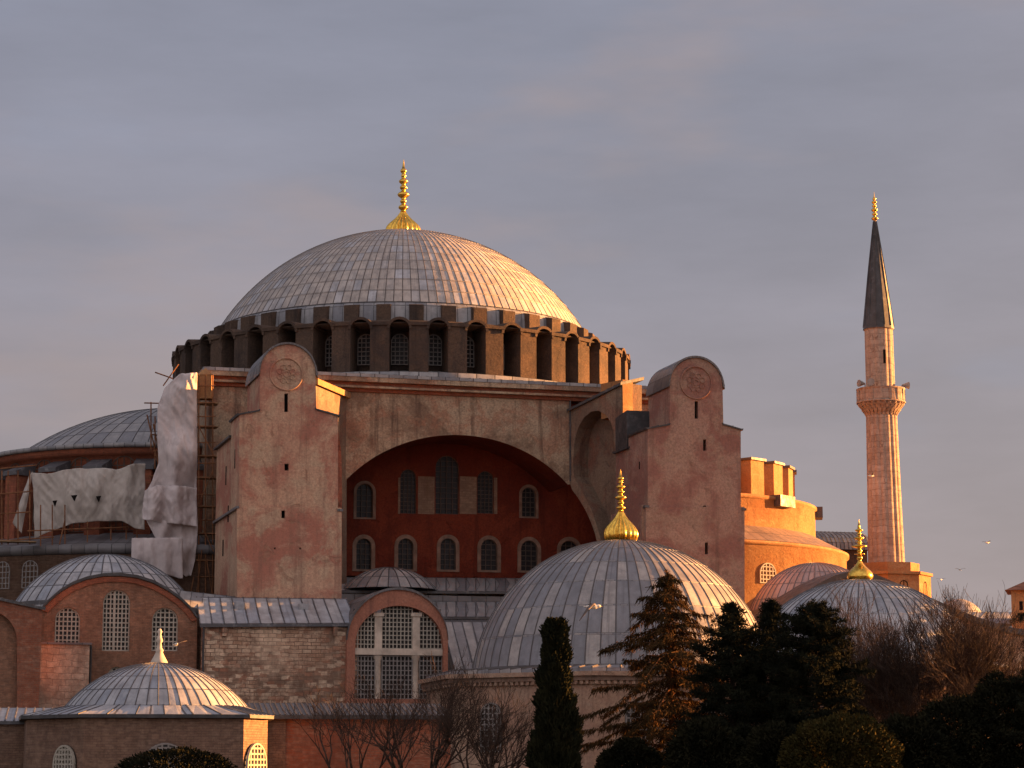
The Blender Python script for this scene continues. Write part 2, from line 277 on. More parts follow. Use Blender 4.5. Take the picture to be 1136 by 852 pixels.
class MB:
    def __init__(s): s.v = []; s.f = []; s.mi = []; s.uv = []; s.sm = []
    def add(s, verts, faces, mi=0, uvs=None, smooth=False):
        b = len(s.v); s.v.extend(tuple(p) for p in verts)
        for k, f in enumerate(faces):
            s.f.append([b+i for i in f]); s.mi.append(mi); s.sm.append(smooth)
            s.uv.append(uvs[k] if uvs else [(0.0, 0.0)]*len(f))
    def box(s, x0, x1, y0, y1, z0, z1, mi=0):
        v = [(x, y, z) for z in (z0, z1) for y in (y0, y1) for x in (x0, x1)]
        s.add(v, [(0, 2, 3, 1), (4, 5, 7, 6), (0, 1, 5, 4), (2, 6, 7, 3), (0, 4, 6, 2), (1, 3, 7, 5)], mi,
              [[(p[0]*0.8, p[1]*0.5+p[2]*0.5) for p in (v[i] for i in f)] for f in ((0, 2, 3, 1), (4, 5, 7, 6), (0, 1, 5, 4), (2, 6, 7, 3), (0, 4, 6, 2), (1, 3, 7, 5))])
    def quad(s, a, b, c, d, mi=0, nu=1, nv=1): s.add([a, b, c, d], [(0, 1, 2, 3)], mi, [[(0, 0), (nu, 0), (nu, nv), (0, nv)]])
    def slab(s, a, b, c, d, th, mi=0, nu=1, nv=1):   # a lead roof slope: four corners (eave a-b, ridge c-d) with thickness th downwards
        t = Vector((0, 0, -th)); P = [Vector(p) for p in (a, b, c, d)]; Q = [p+t for p in P]
        s.quad(*P, mi, nu, nv)
        s.add(P+Q, [(4, 7, 6, 5), (0, 4, 5, 1), (1, 5, 6, 2), (2, 6, 7, 3), (3, 7, 4, 0)], mi)
        n = int(nu)
        for k in range(n+1):                         # standing rolls over the joints
            f = k/max(1, n); e = P[0].lerp(P[1], f); r = P[3].lerp(P[2], f)
            s.bar(e+Vector((0, 0, 0.01)), r+Vector((0, 0, 0.01)), 0.05, mi, 4)
    def wall(s, outline, holes, ext, mi=0, mi_rev=None, mi_side=None, back=False):
        """a flat wall: 3-D outline with 3-D holes, given thickness by the vector ext"""
        ext = Vector(ext); loops = [[Vector(p) for p in outline]] + [[Vector(p) for p in h] for h in holes]
        a = loops[0]; n = Vector((0, 0, 0))
        for i in range(len(a)): n += a[i].cross(a[(i+1) % len(a)])
        ax = max(range(3), key=lambda i: abs(n[i])); keep = [i for i in range(3) if i != ax]
        tri = tessellate_polygon([[Vector((p[keep[0]], p[keep[1]], 0)) for p in l] for l in loops])
        flat = [p for l in loops for p in l]
        s.add(flat, [list(t) for t in tri], mi)
        if back: s.add([p+ext for p in flat], [list(t)[::-1] for t in tri], mi)
        for k, l in enumerate(loops):
            m_ = (mi_side if k == 0 else mi_rev); m_ = mi if m_ is None else m_; L_ = len(l)
            s.add(l + [p+ext for p in l], [(i, (i+1) % L_, L_+(i+1) % L_, L_+i) for i in range(L_)], m_)
    def bar(s, a, b, r, mi=0, n=6, r2=None, smooth=False):
        a = Vector(a); b = Vector(b); d = b-a
        if d.length < 1e-6: return
        d.normalize(); x = d.orthogonal().normalized(); y = d.cross(x); r2 = r if r2 is None else r2
        v = [a+(x*math.cos(2*math.pi*i/n)+y*math.sin(2*math.pi*i/n))*r for i in range(n)] + [b+(x*math.cos(2*math.pi*i/n)+y*math.sin(2*math.pi*i/n))*r2 for i in range(n)]
        s.add(v, [(i, (i+1) % n, n+(i+1) % n, n+i) for i in range(n)], mi, None, smooth)
        s.add(v[n:], [tuple(range(n))], mi); s.add(v[:n], [tuple(range(n))[::-1]], mi)
    def revolve(s, c, prof, n=64, mi=0, a0=0.0, a1=2*math.pi, nu=None, vs=None, smooth=True, poly=None):
        """prof: (radius, z) bottom to top about the vertical through c"""
        full = abs(a1-a0-2*math.pi) < 1e-6; cols = n if full else n+1; nu = nu or n; k = len(prof); vs = vs or list(range(k))
        v = []
        for i in range(cols):
            t = a0+(a1-a0)*i/n
            for (r, z) in prof: v.append((c[0]+r*math.sin(t), c[1]-r*math.cos(t), c[2]+z))
        f = []; uv = []
        for i in range(n):
            j = (i+1) % cols
            for q in range(k-1):
                f.append((i*k+q, j*k+q, j*k+q+1, i*k+q+1)); u0, u1 = nu*i/n, nu*(i+1)/n
                uv.append([(u0, vs[q]), (u1, vs[q]), (u1, vs[q+1]), (u0, vs[q+1])])
        s.add(v, f, mi, uv, smooth)
    def ribs(s, c, prof, nr, w, h, mi=0, a0=0.0, a1=2*math.pi, off=0.0):
        for i in range(nr):
            t = a0+(a1-a0)*(i+off)/nr; er = Vector((math.sin(t), -math.cos(t), 0)); et = Vector((math.cos(t), math.sin(t), 0)); v = []; f = []
            for q, (r, z) in enumerate(prof):
                r0, z0 = prof[max(0, q-1)]; r1, z1 = prof[min(len(prof)-1, q+1)]; tn = Vector((r1-r0, z1-z0)).normalized(); nx, nz = tn.y, -tn.x
                p = Vector(c)+er*r+Vector((0, 0, z)); ww = min(w, max(0.01, r*2*math.pi/nr*0.35)); up = er*nx*h+Vector((0, 0, nz*h))
                v += [p-et*ww/2, p-et*ww*0.25+up, p+et*ww*0.25+up, p+et*ww/2]
                if q: b = (q-1)*4; f += [(b+j, b+j+1, b+j+5, b+j+4) for j in range(3)]
            s.add(v, f, mi)
    def build(s, name, mats, parent=None, label=None):
        me = bpy.data.meshes.new(name); me.from_pydata(s.v, [], s.f)
        for m in (mats if isinstance(mats, (list, tuple)) else [mats]): me.materials.append(m)
        me.polygons.foreach_set('material_index', s.mi); me.polygons.foreach_set('use_smooth', s.sm)
        ul = me.uv_layers.new(name='UVMap'); flat = np.array([c for f in s.uv for p in f for c in p], dtype=np.float32)
        ul.data.foreach_set('uv', flat); me.update()
        o = bpy.data.objects.new(name, me); col.objects.link(o)
        if parent: o.parent = parent
        if label: o['label'] = label
        return o
def quads_mesh(name, V, mats, parent=None, mi=None):  # V: (n, 4, 3) leaf quads
    n = len(V); me = bpy.data.meshes.new(name); me.vertices.add(n*4); me.vertices.foreach_set('co', V.astype(np.float32).ravel())
    me.loops.add(n*4); me.loops.foreach_set('vertex_index', np.arange(n*4, dtype=np.int32))
    me.polygons.add(n); me.polygons.foreach_set('loop_start', np.arange(0, n*4, 4, dtype=np.int32))
    for m in (mats if isinstance(mats, (list, tuple)) else [mats]): me.materials.append(m)
    if mi is not None: me.polygons.foreach_set('material_index', mi.astype(np.int32))
    me.update(calc_edges=True); o = bpy.data.objects.new(name, me); col.objects.link(o)
    if parent: o.parent = parent
    return o
def copy_tree(o, parent=None):
    c = o.copy(); col.objects.link(c)
    if parent: c.parent = parent
    for ch in list(o.children): copy_tree(ch, c)
    return c
def lerp(a, b, f): return a+(b-a)*f
def arch(uc, w, z0, z1, n=12, pointed=False):        # (u, z) loop of an arched opening
    r = w/2; p = [(uc-r, z0), (uc+r, z0)]
    if not pointed:
        zs = z1-r; p += [(uc+r*math.cos(t), zs+r*math.sin(t)) for t in np.linspace(0, math.pi, n)]
    else:
        rise = r*1.25; zs = z1-rise
        for t in np.linspace(0, 1, n//2): p.append((uc+r*math.cos(t*math.pi/2)**0.9, zs+rise*math.sin(t*math.pi/2)**0.92 if t < 1 else z1))
        for t in np.linspace(1, 0, n//2)[1:]: p.append((uc-r*math.cos(t*math.pi/2)**0.9, zs+rise*math.sin(t*math.pi/2)**0.92))
    return p
def window_mesh(uc, w, z0, z1, d, nx, nz, bw=0.07, depth=0.12, pane_back=0.3, pane=True, heavy=False):
    """lattice of a round-headed window (material 0) before its dark pane (material 1), in the plane d"""
    mb = MB(); r = w/2; zs = z1-r
    top = lambda u: zs+math.sqrt(max(0, r*r-(u-uc)**2)); half = lambda z: r if z <= zs else math.sqrt(max(0, r*r-(z-zs)**2))
    for i in range(1, nx):
        u = uc-r+w*i/nx; b = bw*(1.8 if heavy and i == nx//2 else 1); mb.box(u-b/2, u+b/2, d, d+depth, z0, top(u))
    for j in range(1, nz):
        z = z0+(z1-z0)*j/nz; h = half(z)
        if h > bw: mb.box(uc-h, uc+h, d+0.012, d+depth-0.012, z-bw/2, z+bw/2)
    loop = arch(uc, w, z0, z1, 16); inn = arch(uc, w-2*bw, z0+bw, z1-bw, 16)
    mb.wall([(u, d-0.01, z) for u, z in loop], [[(u, d-0.01, z) for u, z in inn]], (0, depth+0.02, 0), 0)
    if pane: mb.add([(u, d+pane_back, z) for u, z in arch(uc, w*1.02, z0, z1, 16)], [list(range(18))], 1)
    return mb
def surround(mb, uc, w, z0, z1, d, sw, th=0.08, mi=0, sill=True):
    o = arch(uc, w+2*sw, z0-(sw*0.5 if sill else 0), z1+sw, 16); i = arch(uc, w, z0, z1, 16)
    mb.wall([(u, d-th, z) for u, z in o], [[(u, d-th, z) for u, z in i]], (0, th+0.25, 0), mi)
def cap_profile(Rs, rb, n=18, rtop=0.0):             # spherical cap of sphere radius Rs from base radius rb; z measured from the sphere's centre
    t0 = math.asin(min(1, rb/Rs)); t1 = math.asin(rtop/Rs); return [(Rs*math.sin(t), Rs*math.cos(t)) for t in np.linspace(t0, t1, n)]
def finial(name, parent, x, y, z, prof, flutes=0, mat=None, n=24):
    n = flutes*6 if flutes else n; mb = MB(); k = len(prof); v = []; f = []
    for i in range(n):
        t = 2*math.pi*i/n
        for (r, h, fl) in prof:
            rr = r*(1+fl*(0.22*abs(math.cos(flutes*t/2))-0.14)) if flutes else r
            v.append((x+rr*math.sin(t), y-rr*math.cos(t), z+h))
    for i in range(n):
        j = (i+1) % n
        for q in range(k-1): f.append((i*k+q, j*k+q, j*k+q+1, i*k+q+1))
    mb.add(v, f, 0, None, True); return mb.build(name, mat or M['gold'], parent)
def onion(H, R0, frac=0.4, knops=((0.30, 0.16), (0.20, 0.11), (0.36, 0.19), (0.22, 0.13), (0.28, 0.15), (0.15, 0.10), (0.20, 0.12))):
    p = [(R0*r, H*frac*z, 1) for r, z in ((0.84, 0), (0.93, 0.07), (0.99, 0.17), (1.0, 0.27), (0.95, 0.38), (0.83, 0.49), (0.65, 0.60), (0.46, 0.71), (0.30, 0.83), (0.19, 0.94), (0.15, 1.0))]
    z = H*frac; hs = H*(1-frac)*0.86; rs = R0*0.10
    for kr, kh in knops:
        for t in np.linspace(0, 1, 7): p.append((rs+(R0*kr-rs)*math.sin(t*math.pi)**1.3, z+hs*kh*t, 0))
        z += hs*kh
    p += [(R0*0.09, z, 0), (R0*0.05, lerp(z, H, 0.5), 0), (0.01, H, 0)]; return p
# ------------------------------------------------------------------ ground
g = MB(); g.add([(-4000, -600, 0), (4000, -600, 0), (4000, 7000, 0), (-4000, 7000, 0)], [(0, 1, 2, 3)])
tag(g.build('ground', M['ground']), kind='structure')

# ------------------------------------------------------------------ the great church
CH = Frame(446.5, 350, 226, 15.5)
church = empty('domed_church', CH.O, CH.yaw, 'huge old domed church with pink buttress towers, a red arched wall and broad lead dome', 'church')
DA, DF = -21.5, -38.5                                # the arch wall and the tower fronts
mpx = lambda px, dY=0: px*(CH.O.y+dY)/FPX            # metres of so many photo pixels

# main dome
zc = at(446.5, 492.5, CH.O.y).z; RS = 236*(at(446.5, 380, CH.O.y)-CAM).length/FPX
zrim = CH.Z(337, 16.7); rrim = math.sqrt(RS**2-(zrim-zc)**2)
prof = cap_profile(RS, rrim, 28, 0.6); mb = MB()
vs_ = [14.0*(i/27.0) for i in range(28)]
mb.revolve((0, 0, zc), prof, 140, 0, nu=140, vs=vs_)
mb.ribs((0, 0, zc), prof, 140, 0.075, 0.03)
for k in range(1, 14):
    f = k/14.0*27; i = int(f); r, z = [lerp(prof[i][q], prof[min(27, i+1)][q], f-i) for q in (0, 1)]
    mb.revolve((0, 0, zc), [(r+0.035, z-0.05), (r+0.05, z+0.0), (r-0.05, z+0.05)], 140, 0)
dome = mb.build('main_dome', M['lead'], church)
FT = CH.Z(180, 0)-CH.Z(257, 0)
finial('finial', dome, 0, 0, zc+RS-0.35, onion(FT+0.9, 1.62, 0.34), 20)

# drum with its forty buttresses and windows
zt, zb = CH.Z(361, 21.6), CH.Z(407.5, 21.8); RO, RI = 21.75, 18.7
print('rim', zrim, rrim, 'fin', zt, zb, 'RS', RS)
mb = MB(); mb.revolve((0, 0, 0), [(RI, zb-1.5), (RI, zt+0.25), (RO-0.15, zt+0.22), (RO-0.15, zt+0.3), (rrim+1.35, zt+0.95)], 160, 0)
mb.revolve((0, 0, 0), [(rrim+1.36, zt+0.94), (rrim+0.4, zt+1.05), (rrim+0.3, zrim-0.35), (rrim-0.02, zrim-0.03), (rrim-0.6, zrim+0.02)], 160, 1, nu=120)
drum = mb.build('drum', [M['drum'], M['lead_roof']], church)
NB = 40; STEP = 2*math.pi/NB; OFF = math.radians(-15.5)+math.radians(2.0)
for i in range(NB):
    a = OFF+STEP*(i+0.5)
    mb = MB(); w0, w1 = 0.72, 0.84
    def rp(r, s, z): return (r*math.sin(a)+s*math.cos(a), -r*math.cos(a)+s*math.sin(a), z)
    def rbox(mb, r0, r1, hw0, hw1, z0, z1a, z1b, mi=0):
        v = [rp(r0, -hw0, z0), rp(r0, hw0, z0), rp(r1, hw1, z0), rp(r1, -hw1, z0), rp(r0, -hw0, z1a), rp(r0, hw0, z1a), rp(r1, hw1, z1b), rp(r1, -hw1, z1b)]
        mb.add(v, [(0, 3, 2, 1), (4, 5, 6, 7), (0, 1, 5, 4), (1, 2, 6, 5), (2, 3, 7, 6), (3, 0, 4, 7)], mi, [[(0, 0), (1, 0), (1, 1), (0, 1)]]*6)
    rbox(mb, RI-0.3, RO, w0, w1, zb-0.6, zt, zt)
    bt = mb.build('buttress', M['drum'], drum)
    mb = MB(); rbox(mb, RI-0.3, RO+0.16, w0+0.10, w1+0.12, zt+0.003, zt+0.40, zt+0.3); mb.build('buttress_cap', M['drum'], drum)
    rb = MB(); rbox(rb, rrim+0.1, rrim+1.0, 0.60, 0.64, zt+0.85, zrim-0.22, zrim-0.42, 0)
    rb.build('parapet_block', M['drum'], drum)
    # hood (barrel vault over the window bay) and window
    a = OFF+STEP*i; mb = MB(); ww = 0.98
    for (r0, r1, ro, ri, mi) in ((RI-0.2, RO+0.12, 1.10, 0.86, 0),):
        n = 10; v = []
        for r in (r0, r1):
            for k in range(n+1):
                t = math.pi*k/n; v.append(rp(r, -ro*math.cos(t), zt-0.30+ro*0.95*math.sin(t)+(0.25 if r == r0 else 0)))
            for k in range(n+1):
                t = math.pi*k/n; v.append(rp(r, -ri*math.cos(t), zt-0.30+ri*0.95*math.sin(t)+(0.25 if r == r0 else 0)))
        m_ = n+1; f = []
        for k in range(n):
            f += [(k, k+1, 2*m_+k+1, 2*m_+k), (m_+k, 3*m_+k, 3*m_+k+1, m_+k+1), (2*m_+k, 2*m_+k+1, 3*m_+k+1, 3*m_+k)]
        mb.add(v, f, 0)
    mb.build('window_hood', M['drum'], drum)
    if math.cos(a+math.radians(15.5)) > -0.2:
        wm = window_mesh(0, 1.55, zb+0.7, zt-0.25, 0, 4, 7, 0.08, 0.10, 0.22)
        me_o = wm.build('window', [M['lattice_grey'], M['glass']], drum)
        me_o.location = (( RI+0.28)*math.sin(a), -(RI+0.28)*math.cos(a), 0); me_o.rotation_euler = (0, 0, a)
# lead skirt under the drum on the square base
U0, U1 = -21.6, 20.8
zk = CH.B(450, 416, DA-1.0).y if False else CH.B(450, 416.5, DA-1.0)[2]
zw = CH.B(450, 437, DA)[2]
mb = MB(); sk = 3.2
mb.revolve((0, 0, 0), [(RO+0.05, zk-0.2), (RO+0.05, zk+0.55), (RI-0.2, zb+0.25)], 120, 0, nu=80, vs=[0, 1, 2])
mb.box(U0-0.6, U1+0.6, DA-0.9, 21.5, zk-0.25, zk+0.02)
for k in range(46):
    u = lerp(U0, U1, k/45); mb.bar((u, DA-0.88, zk+0.02), (u, DA+1.2, zk+0.35), 0.05, 0, 4)
mb.quad((U0-0.6, DA-0.9, zk+0.022), (U1+0.6, DA-0.9, zk+0.022), (U1+0.6, DA+2.5, zk+0.5), (U0-0.6, DA+2.5, zk+0.5), 0, 46, 1)
mb.build('base_roof', M['lead_roof'], church)
# cornice bands and the square base behind the arch wall
mb = MB(); hh = zk-0.25-zw
for (o, f0, f1, mi) in ((0.85, 0.66, 1.0, 0), (0.42, 0.40, 0.66, 1), (0.62, 0.24, 0.40, 0), (0.2, 0.0, 0.24, 1)):
    mb.box(U0-o, U1+o, DA-o, 10, zw+hh*f0, zw+hh*f1-0.004, mi)
mb.build('cornice', [M['grey_plaster'], M['terra']], church)
mb = MB(); mb.box(U0, U1, -14.0, 20, 2, zw-0.01)
# walls left and right of the arch wall (behind the towers)
zlow = CH.B(450, 690, DA)[2]
mb.box(U0, -15.2, DA+0.01, -13.9, 4, zw-0.02); mb.box(16.8, U1, DA+0.01, -13.9, 4, zw-0.02)
mb.build('square_base', M['grey_plaster'], church)

# arch wall: pierced by the great arch
ell = lambda t: (504.5+161*math.cos(t), 630.5-148*math.sin(t))
def P(px, py, d): return CH.B(px, py, d)
tR = None
ts = np.linspace(0, math.pi, 61)
uR = P(632, 500, DA)[0]; uL = -15.2
archpts = [P(*ell(t), DA) for t in ts]
inner = [p for p in archpts if p[0] < uR and p[0] > uL+0.3]
zbot = P(450, 655, DA)[2]
uRb = inner[0][2]
out = [Vector((uR, DA, zw-0.012))] + [Vector((uR, DA, inner[0][2]))] + inner + [Vector((inner[-1][0], DA, zbot)), Vector((uL, DA, zbot)), Vector((uL, DA, zw-0.012))]
mb = MB(); mb.wall(out, [], (0, 6.2, 0), 0, mi_side=1)
mb.build('arch_wall', [M['grey_plaster'], M['red']], church)
# splayed wall between arch and right-hand tower, with its deep blind arch
p0 = Vector((uR, DA, 0)); pr = CH.B(690, 500, -28.0); p1 = Vector((pr[0], -28.0, 0))
nR = Vector(((p1-p0).y, -(p1-p0).x, 0)).normalized()
S = lambda px, py: CH.hit(px, py, p0, nR)
back = Vector((p1-p0).normalized().cross(Vector((0, 0, 1)))); back = -back if back.x < 0 else back
edge = [S(*ell(t)) for t in ts if 631.8 < ell(t)[0] and ell(t)[1] < 615]
edge = sorted(edge, key=lambda p: -p[2])
out = [S(632, 455), S(690.5, 424.5), S(690.5, 655), S(664.5, 655)] + edge[::-1] + [S(632, inner[0][2] if False else 536)]
hole = [S(*q) for q in ((682, 600), (682, 500), (681, 481), (678, 469), (672, 460), (664, 455.5), (656, 456.5), (648, 463), (641, 475), (637, 492), (636, 512), (636.5, 528), (646, 546), (657, 567), (667, 600))]
mb = MB(); mb.wall(out, [hole], back*2.2, 0, mi_rev=1, mi_side=0)
mb.add([p+back*1.6 for p in hole], [list(range(len(hole)))], 1)
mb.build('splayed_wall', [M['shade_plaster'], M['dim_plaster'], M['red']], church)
# its lead coping and the block at its head
e0, e1 = S(630, 455), S(691, 424.5); mb = MB(); dv = (e1-e0)
mb.slab(e0-back*0.25, e1-back*0.25, e1+back*2.4+Vector((0, 0, 0.7)), e0+back*2.4+Vector((0, 0, 0.7)), 0.22, 0, 8, 1)
mb.build('wall_coping', M['lead_roof'], church)
mb = MB(); q0 = CH.B(690.8, 421, -28.1); q1 = CH.B(704, 457, -27.6)
en = Vector((0.36, -0.93, 0)); et = Vector((0.93, 0.36, 0)); bw = 1.12
bq = [Vector((q0.x, -28.1, 0)), Vector((q0.x, -28.1, 0))+et*bw, Vector((q0.x, -28.1, 0))+et*bw-en*3, Vector((q0.x, -28.1, 0))-en*3]
zt_, zl_ = q0.z, q1.z-0.4
mb.add([b+Vector((0, 0, zl_)) for b in bq]+[b+Vector((0, 0, zt_)) for b in bq], [(0, 1, 5, 4), (1, 2, 6, 5), (2, 3, 7, 6), (3, 0, 4, 7), (4, 5, 6, 7)])
mb.build('coping_block', M['orange'], church)
# the mirrored splayed wall by the left tower
l0 = CH.B(384, 480, DA); l1 = CH.B(344, 480, -28.5); L0, L1 = Vector((l0.x, DA, 0)), Vector((l1.x, -28.5, 0))
nL = Vector(((L1-L0).y, -(L1-L0).x, 0)).normalized(); SL = lambda px, py: CH.hit(px, py, L0, nL)
bk = Vector((-0.9, 0.43, 0))
out = [SL(384.5, 437), SL(384.5, 660), SL(350, 660), SL(350, 421)]
hole = [SL(*q) for q in ((379, 655), (379.5, 540), (378.5, 500), (375, 478), (369, 464), (362, 458), (356, 455), (356, 655))]
mb = MB(); mb.wall(out, [hole], bk*1.8, 0, mi_rev=1); mb.add([p+bk*1.2 for p in hole], [list(range(len(hole)))], 1)
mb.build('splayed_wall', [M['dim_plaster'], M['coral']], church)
mb = MB(); e0, e1 = SL(386, 436), SL(349, 420); nn = -bk
mb.slab(e0+nn*0.3, e1+nn*0.3, e1-nn*2.2+Vector((0, 0, 0.5)), e0-nn*2.2+Vector((0, 0, 0.5)), 0.5, 0, 6, 1); mb.build('wall_coping', M['orange'], church)

# tympanum: the red wall set back inside the arch
DT = -15.6
T = lambda px, py: CH.B(px, py, DT)
wins = []
for (cx, y0, y1, w) in ((403.5, 631.5, 597.5, 17), (450, 631.5, 597.5, 17), (497, 632, 597.5, 17), (542.5, 632.5, 598.5, 18), (587, 633, 600, 18), (631.5, 634, 600, 19)): wins.append((cx, y0, y1, w, 'row'))
for (cx, y0, y1, w) in ((404.5, 574, 537, 18.5), (586.5, 573, 541, 15)): wins.append((cx, y0, y1, w, 'side'))
for (cx, y0, y1, w) in ((453, 569.5, 521, 18), (496, 570, 506, 26), (538.5, 569.5, 523, 18)): wins.append((cx, y0, y1, w, 'mid'))
holes = []; W_ = []
for (cx, y0, y1, w, k) in wins:
    a_ = T(cx-w/2, y0); b_ = T(cx+w/2, y1); uc = (a_.x+b_.x)/2; wd = b_.x-a_.x; z0, z1 = a_.z, b_.z
    W_.append((uc, wd, z0, z1, k)); holes.append([(u, DT, z) for u, z in arch(uc, wd, z0, z1, 12)])
t0 = T(330, 470); t1 = T(668, 645); zs0 = T(500, 641)[2]
mb = MB(); mb.wall([(t0.x, DT, t0.z), (t0.x, DT, zs0), (t1.x+4.0, DT, zs0), (t1.x+4.0, DT, t0.z)], holes, (0, 0.45, 0), 0, mi_rev=1)
tym = mb.build('tympanum', [M['red'], M['surround']], church)
for (uc, wd, z0, z1, k) in W_:
    mb = window_mesh(uc, wd, z0, z1, DT+0.2, 3 if k != 'mid' else 4, 6 if k != 'mid' else 11, 0.055, 0.08, 0.16)
    w = mb.build('window', [M['lattice_dark'], M['glass']], tym)
    if k == 'row' or k == 'side':
        s_ = MB(); surround(s_, uc, wd, z0, z1, DT, 0.34 if k == 'row' else 0.26, 0.06); s_.build('window_surround', M['surround'], tym)
for (xa, xb) in ((463.5, 482), (509.8, 528.8)):
    a_, b_ = T(xa, 570), T(xb, 529); mb = MB(); mb.box(a_.x, b_.x, DT-0.05, DT+0.2, a_.z, b_.z); mb.build('masonry_panel', M['panel'], tym)
a_, b_ = T(441.5, 570), T(444, 530); mb = MB(); mb.box(a_.x, b_.x, DT-0.05, DT+0.2, a_.z, b_.z); mb.build('masonry_panel', M['panel'], tym)
a_, b_ = T(547.8, 570), T(551.5, 530); mb = MB(); mb.box(a_.x, b_.x, DT-0.05, DT+0.2, a_.z, b_.z); mb.build('masonry_panel', M['panel'], tym)

# ---- buttress towers
def rosette(parent, c, r):                           # c: centre on the wall face
    mb = MB(); n = 40
    def ring(cx, cz, r0, w, h, n=28):
        v = []; f = []
        for i in range(n):
            t = 2*math.pi*i/n
            for (rr, y) in ((r0, 0.02), (r0+w*0.25, -h), (r0+w*0.75, -h), (r0+w, 0.02)): v.append((cx+rr*math.cos(t), c[1]+y, cz+rr*math.sin(t)))
        for i in range(n):
            j = (i+1) % n; f += [(i*4+q, i*4+q+1, j*4+q+1, j*4+q) for q in range(3)]
        mb.add(v, f)
    ring(c[0], c[2], r*0.88, r*0.12, 0.10, 40); ring(c[0], c[2], r*0.13, r*0.07, 0.06, 14)
    for k in range(8):
        t = math.pi*2*(k+0.5)/8; ring(c[0]+r*0.42*math.cos(t), c[2]+r*0.42*math.sin(t), r*0.125, r*0.05, 0.055, 12)
    return mb.build('medallion', M['mauve'] if parent.name.endswith('001') else M['pink'], parent)
def tower(face, gable, shoulders, led, bottom, rose, slits, mat, backz, gdepth, bdepth, dend):
    """face: left and right px at the shoulder; gable: left, right, spring row, top row"""
    F_ = lambda px, py: CH.B(px, py, DF)
    L_, R_ = face; gl, gr, gs, gt = gable; cx = (gl+gr)/2; r = (gr-gl)/2
    arc = [(cx+r*math.cos(t), gs-(gs-gt)*math.sin(t)) for t in np.linspace(0, math.pi, 24)]
    loop = [(L_, led), (R_, led), (R_, shoulders[1][1]), (gr+1, shoulders[1][0])] + arc + [(gl, shoulders[0][0]), (L_, shoulders[0][1])]
    pts = [F_(*q) for q in loop]
    holes = []
    for (sx, s0, s1, sw) in slits:
        if s1 < led: holes.append([F_(sx-sw/2, s1), F_(sx+sw/2, s1), F_(sx+sw/2, s0), F_(sx-sw/2, s0)])
    mb = MB(); mb.wall(pts, holes, (0, bdepth, 0), 0)
    # lower, slightly wider stage
    bottom_ = 830 if F_(L_, 600).x > 0 else bottom; lo = [F_(L_-2.6, bottom_+8), F_(R_+3.6, bottom_+8), F_(R_+3.6, led), F_(L_-2.6, led)]; h2 = []
    for (sx, s0, s1, sw) in slits:
        if s1 >= led: h2.append([F_(sx-sw/2, s1), F_(sx+sw/2, s1), F_(sx+sw/2, s0), F_(sx-sw/2, s0)])
    off = Vector((0, -0.12, 0)); mb.wall([p+off for p in lo], [[p+off for p in h] for h in h2], (0, 0.5, 0), 0)
    u0, u1 = lo[0].x, lo[1].x; zb_, zl = lo[0].z, lo[2].z
    mb.box(u0, u1, DF+0.381, dend, zb_-6, zl-0.02); mb.box(u0+3.4, u1-0.6, dend-0.1, DA-0.1, zb_-6, zl-1.5)
    us0, us1 = F_(L_, 500).x, F_(R_, 500).x; zsh = F_(L_, shoulders[0][1]).z
    mb.box(us0+0.03, us1-0.03, DF+bdepth-0.02, dend-0.02, zl-0.5, zsh-backz); mb.box(us0+3.5, us1-0.7, dend-0.1, DA-0.12, zl-2, zsh-backz-0.5)
    t = mb.build('buttress_tower', mat, church)
    for h in holes+[[p+off for p in h] for h in h2]:
        s_ = MB(); s_.add([p+Vector((0, 0.4, 0)) for p in h], [(0, 1, 2, 3)]); s_.build('slit_window', M['slit'], t)
    # gable block and its lead barrel roof
    ug0, ug1 = F_(gl, 430).x, F_(gr, 430).x; zg0, zgs, zgt = F_(gl, shoulders[0][0]).z-0.3, F_(gl, gs).z, F_(cx, gt).z
    mb = MB(); mb.box(ug0+0.02, ug1-0.02, DF+bdepth-0.05, DF+gdepth, zg0, zgs); gb = mb.build('gable_block', mat, t)
    rr = (ug1-ug0)/2; uc = (ug0+ug1)/2; n = 24; v = []
    for d in (DF-0.16, DF+gdepth+0.1):
        for o in (0.16, 0.0):
            for k in range(n+1):
                tt = math.pi*k/n; v.append((uc+(rr+o)*math.cos(tt), d, zgs-0.25*(abs(math.cos(tt))**8)*(o/0.16)+(zgt-zgs+o)*math.sin(tt)))
    m_ = n+1; f = []; uv = []
    for k in range(n): f += [(k, k+1, 2*m_+k+1, 2*m_+k), (m_+k, 3*m_+k, 3*m_+k+1, m_+k+1), (k, m_+k, m_+k+1, k+1), (2*m_+k, 2*m_+k+1, 3*m_+k+1, 3*m_+k)]; uv += [[(k/3, 0), ((k+1)/3, 0), ((k+1)/3, 3), (k/3, 3)]]*4
    mb = MB(); mb.add(v, f, 0, uv)
    mb.add([(uc+(rr-0.01)*math.cos(math.pi*k/n), DF+gdepth, zgs+(zgt-zgs)*math.sin(math.pi*k/n)) for k in range(n+1)], [list(range(n+1))], 0)
    mb.build('barrel_roof', M['lead_dark'], t)
    # copings
    mb = MB(); zs0 = F_(L_, shoulders[0][1]).z; zs1 = F_(R_, shoulders[1][1]).z
    a, b = F_(L_-2, shoulders[0][1]), F_(gl, shoulders[0][0]); y0, y1 = Vector((0, -0.12, 0.10)), Vector((0, bdepth, 0.10))
    mb.slab(a+y0, b+y0, b+y1, a+y1, 0.12, 0, 2, 1)
    a, b = F_(gr, shoulders[1][0]), F_(R_+2, shoulders[1][1]); mb.slab(a+y0, b+y0, b+y1, a+y1, 0.12, 0, 2, 1)
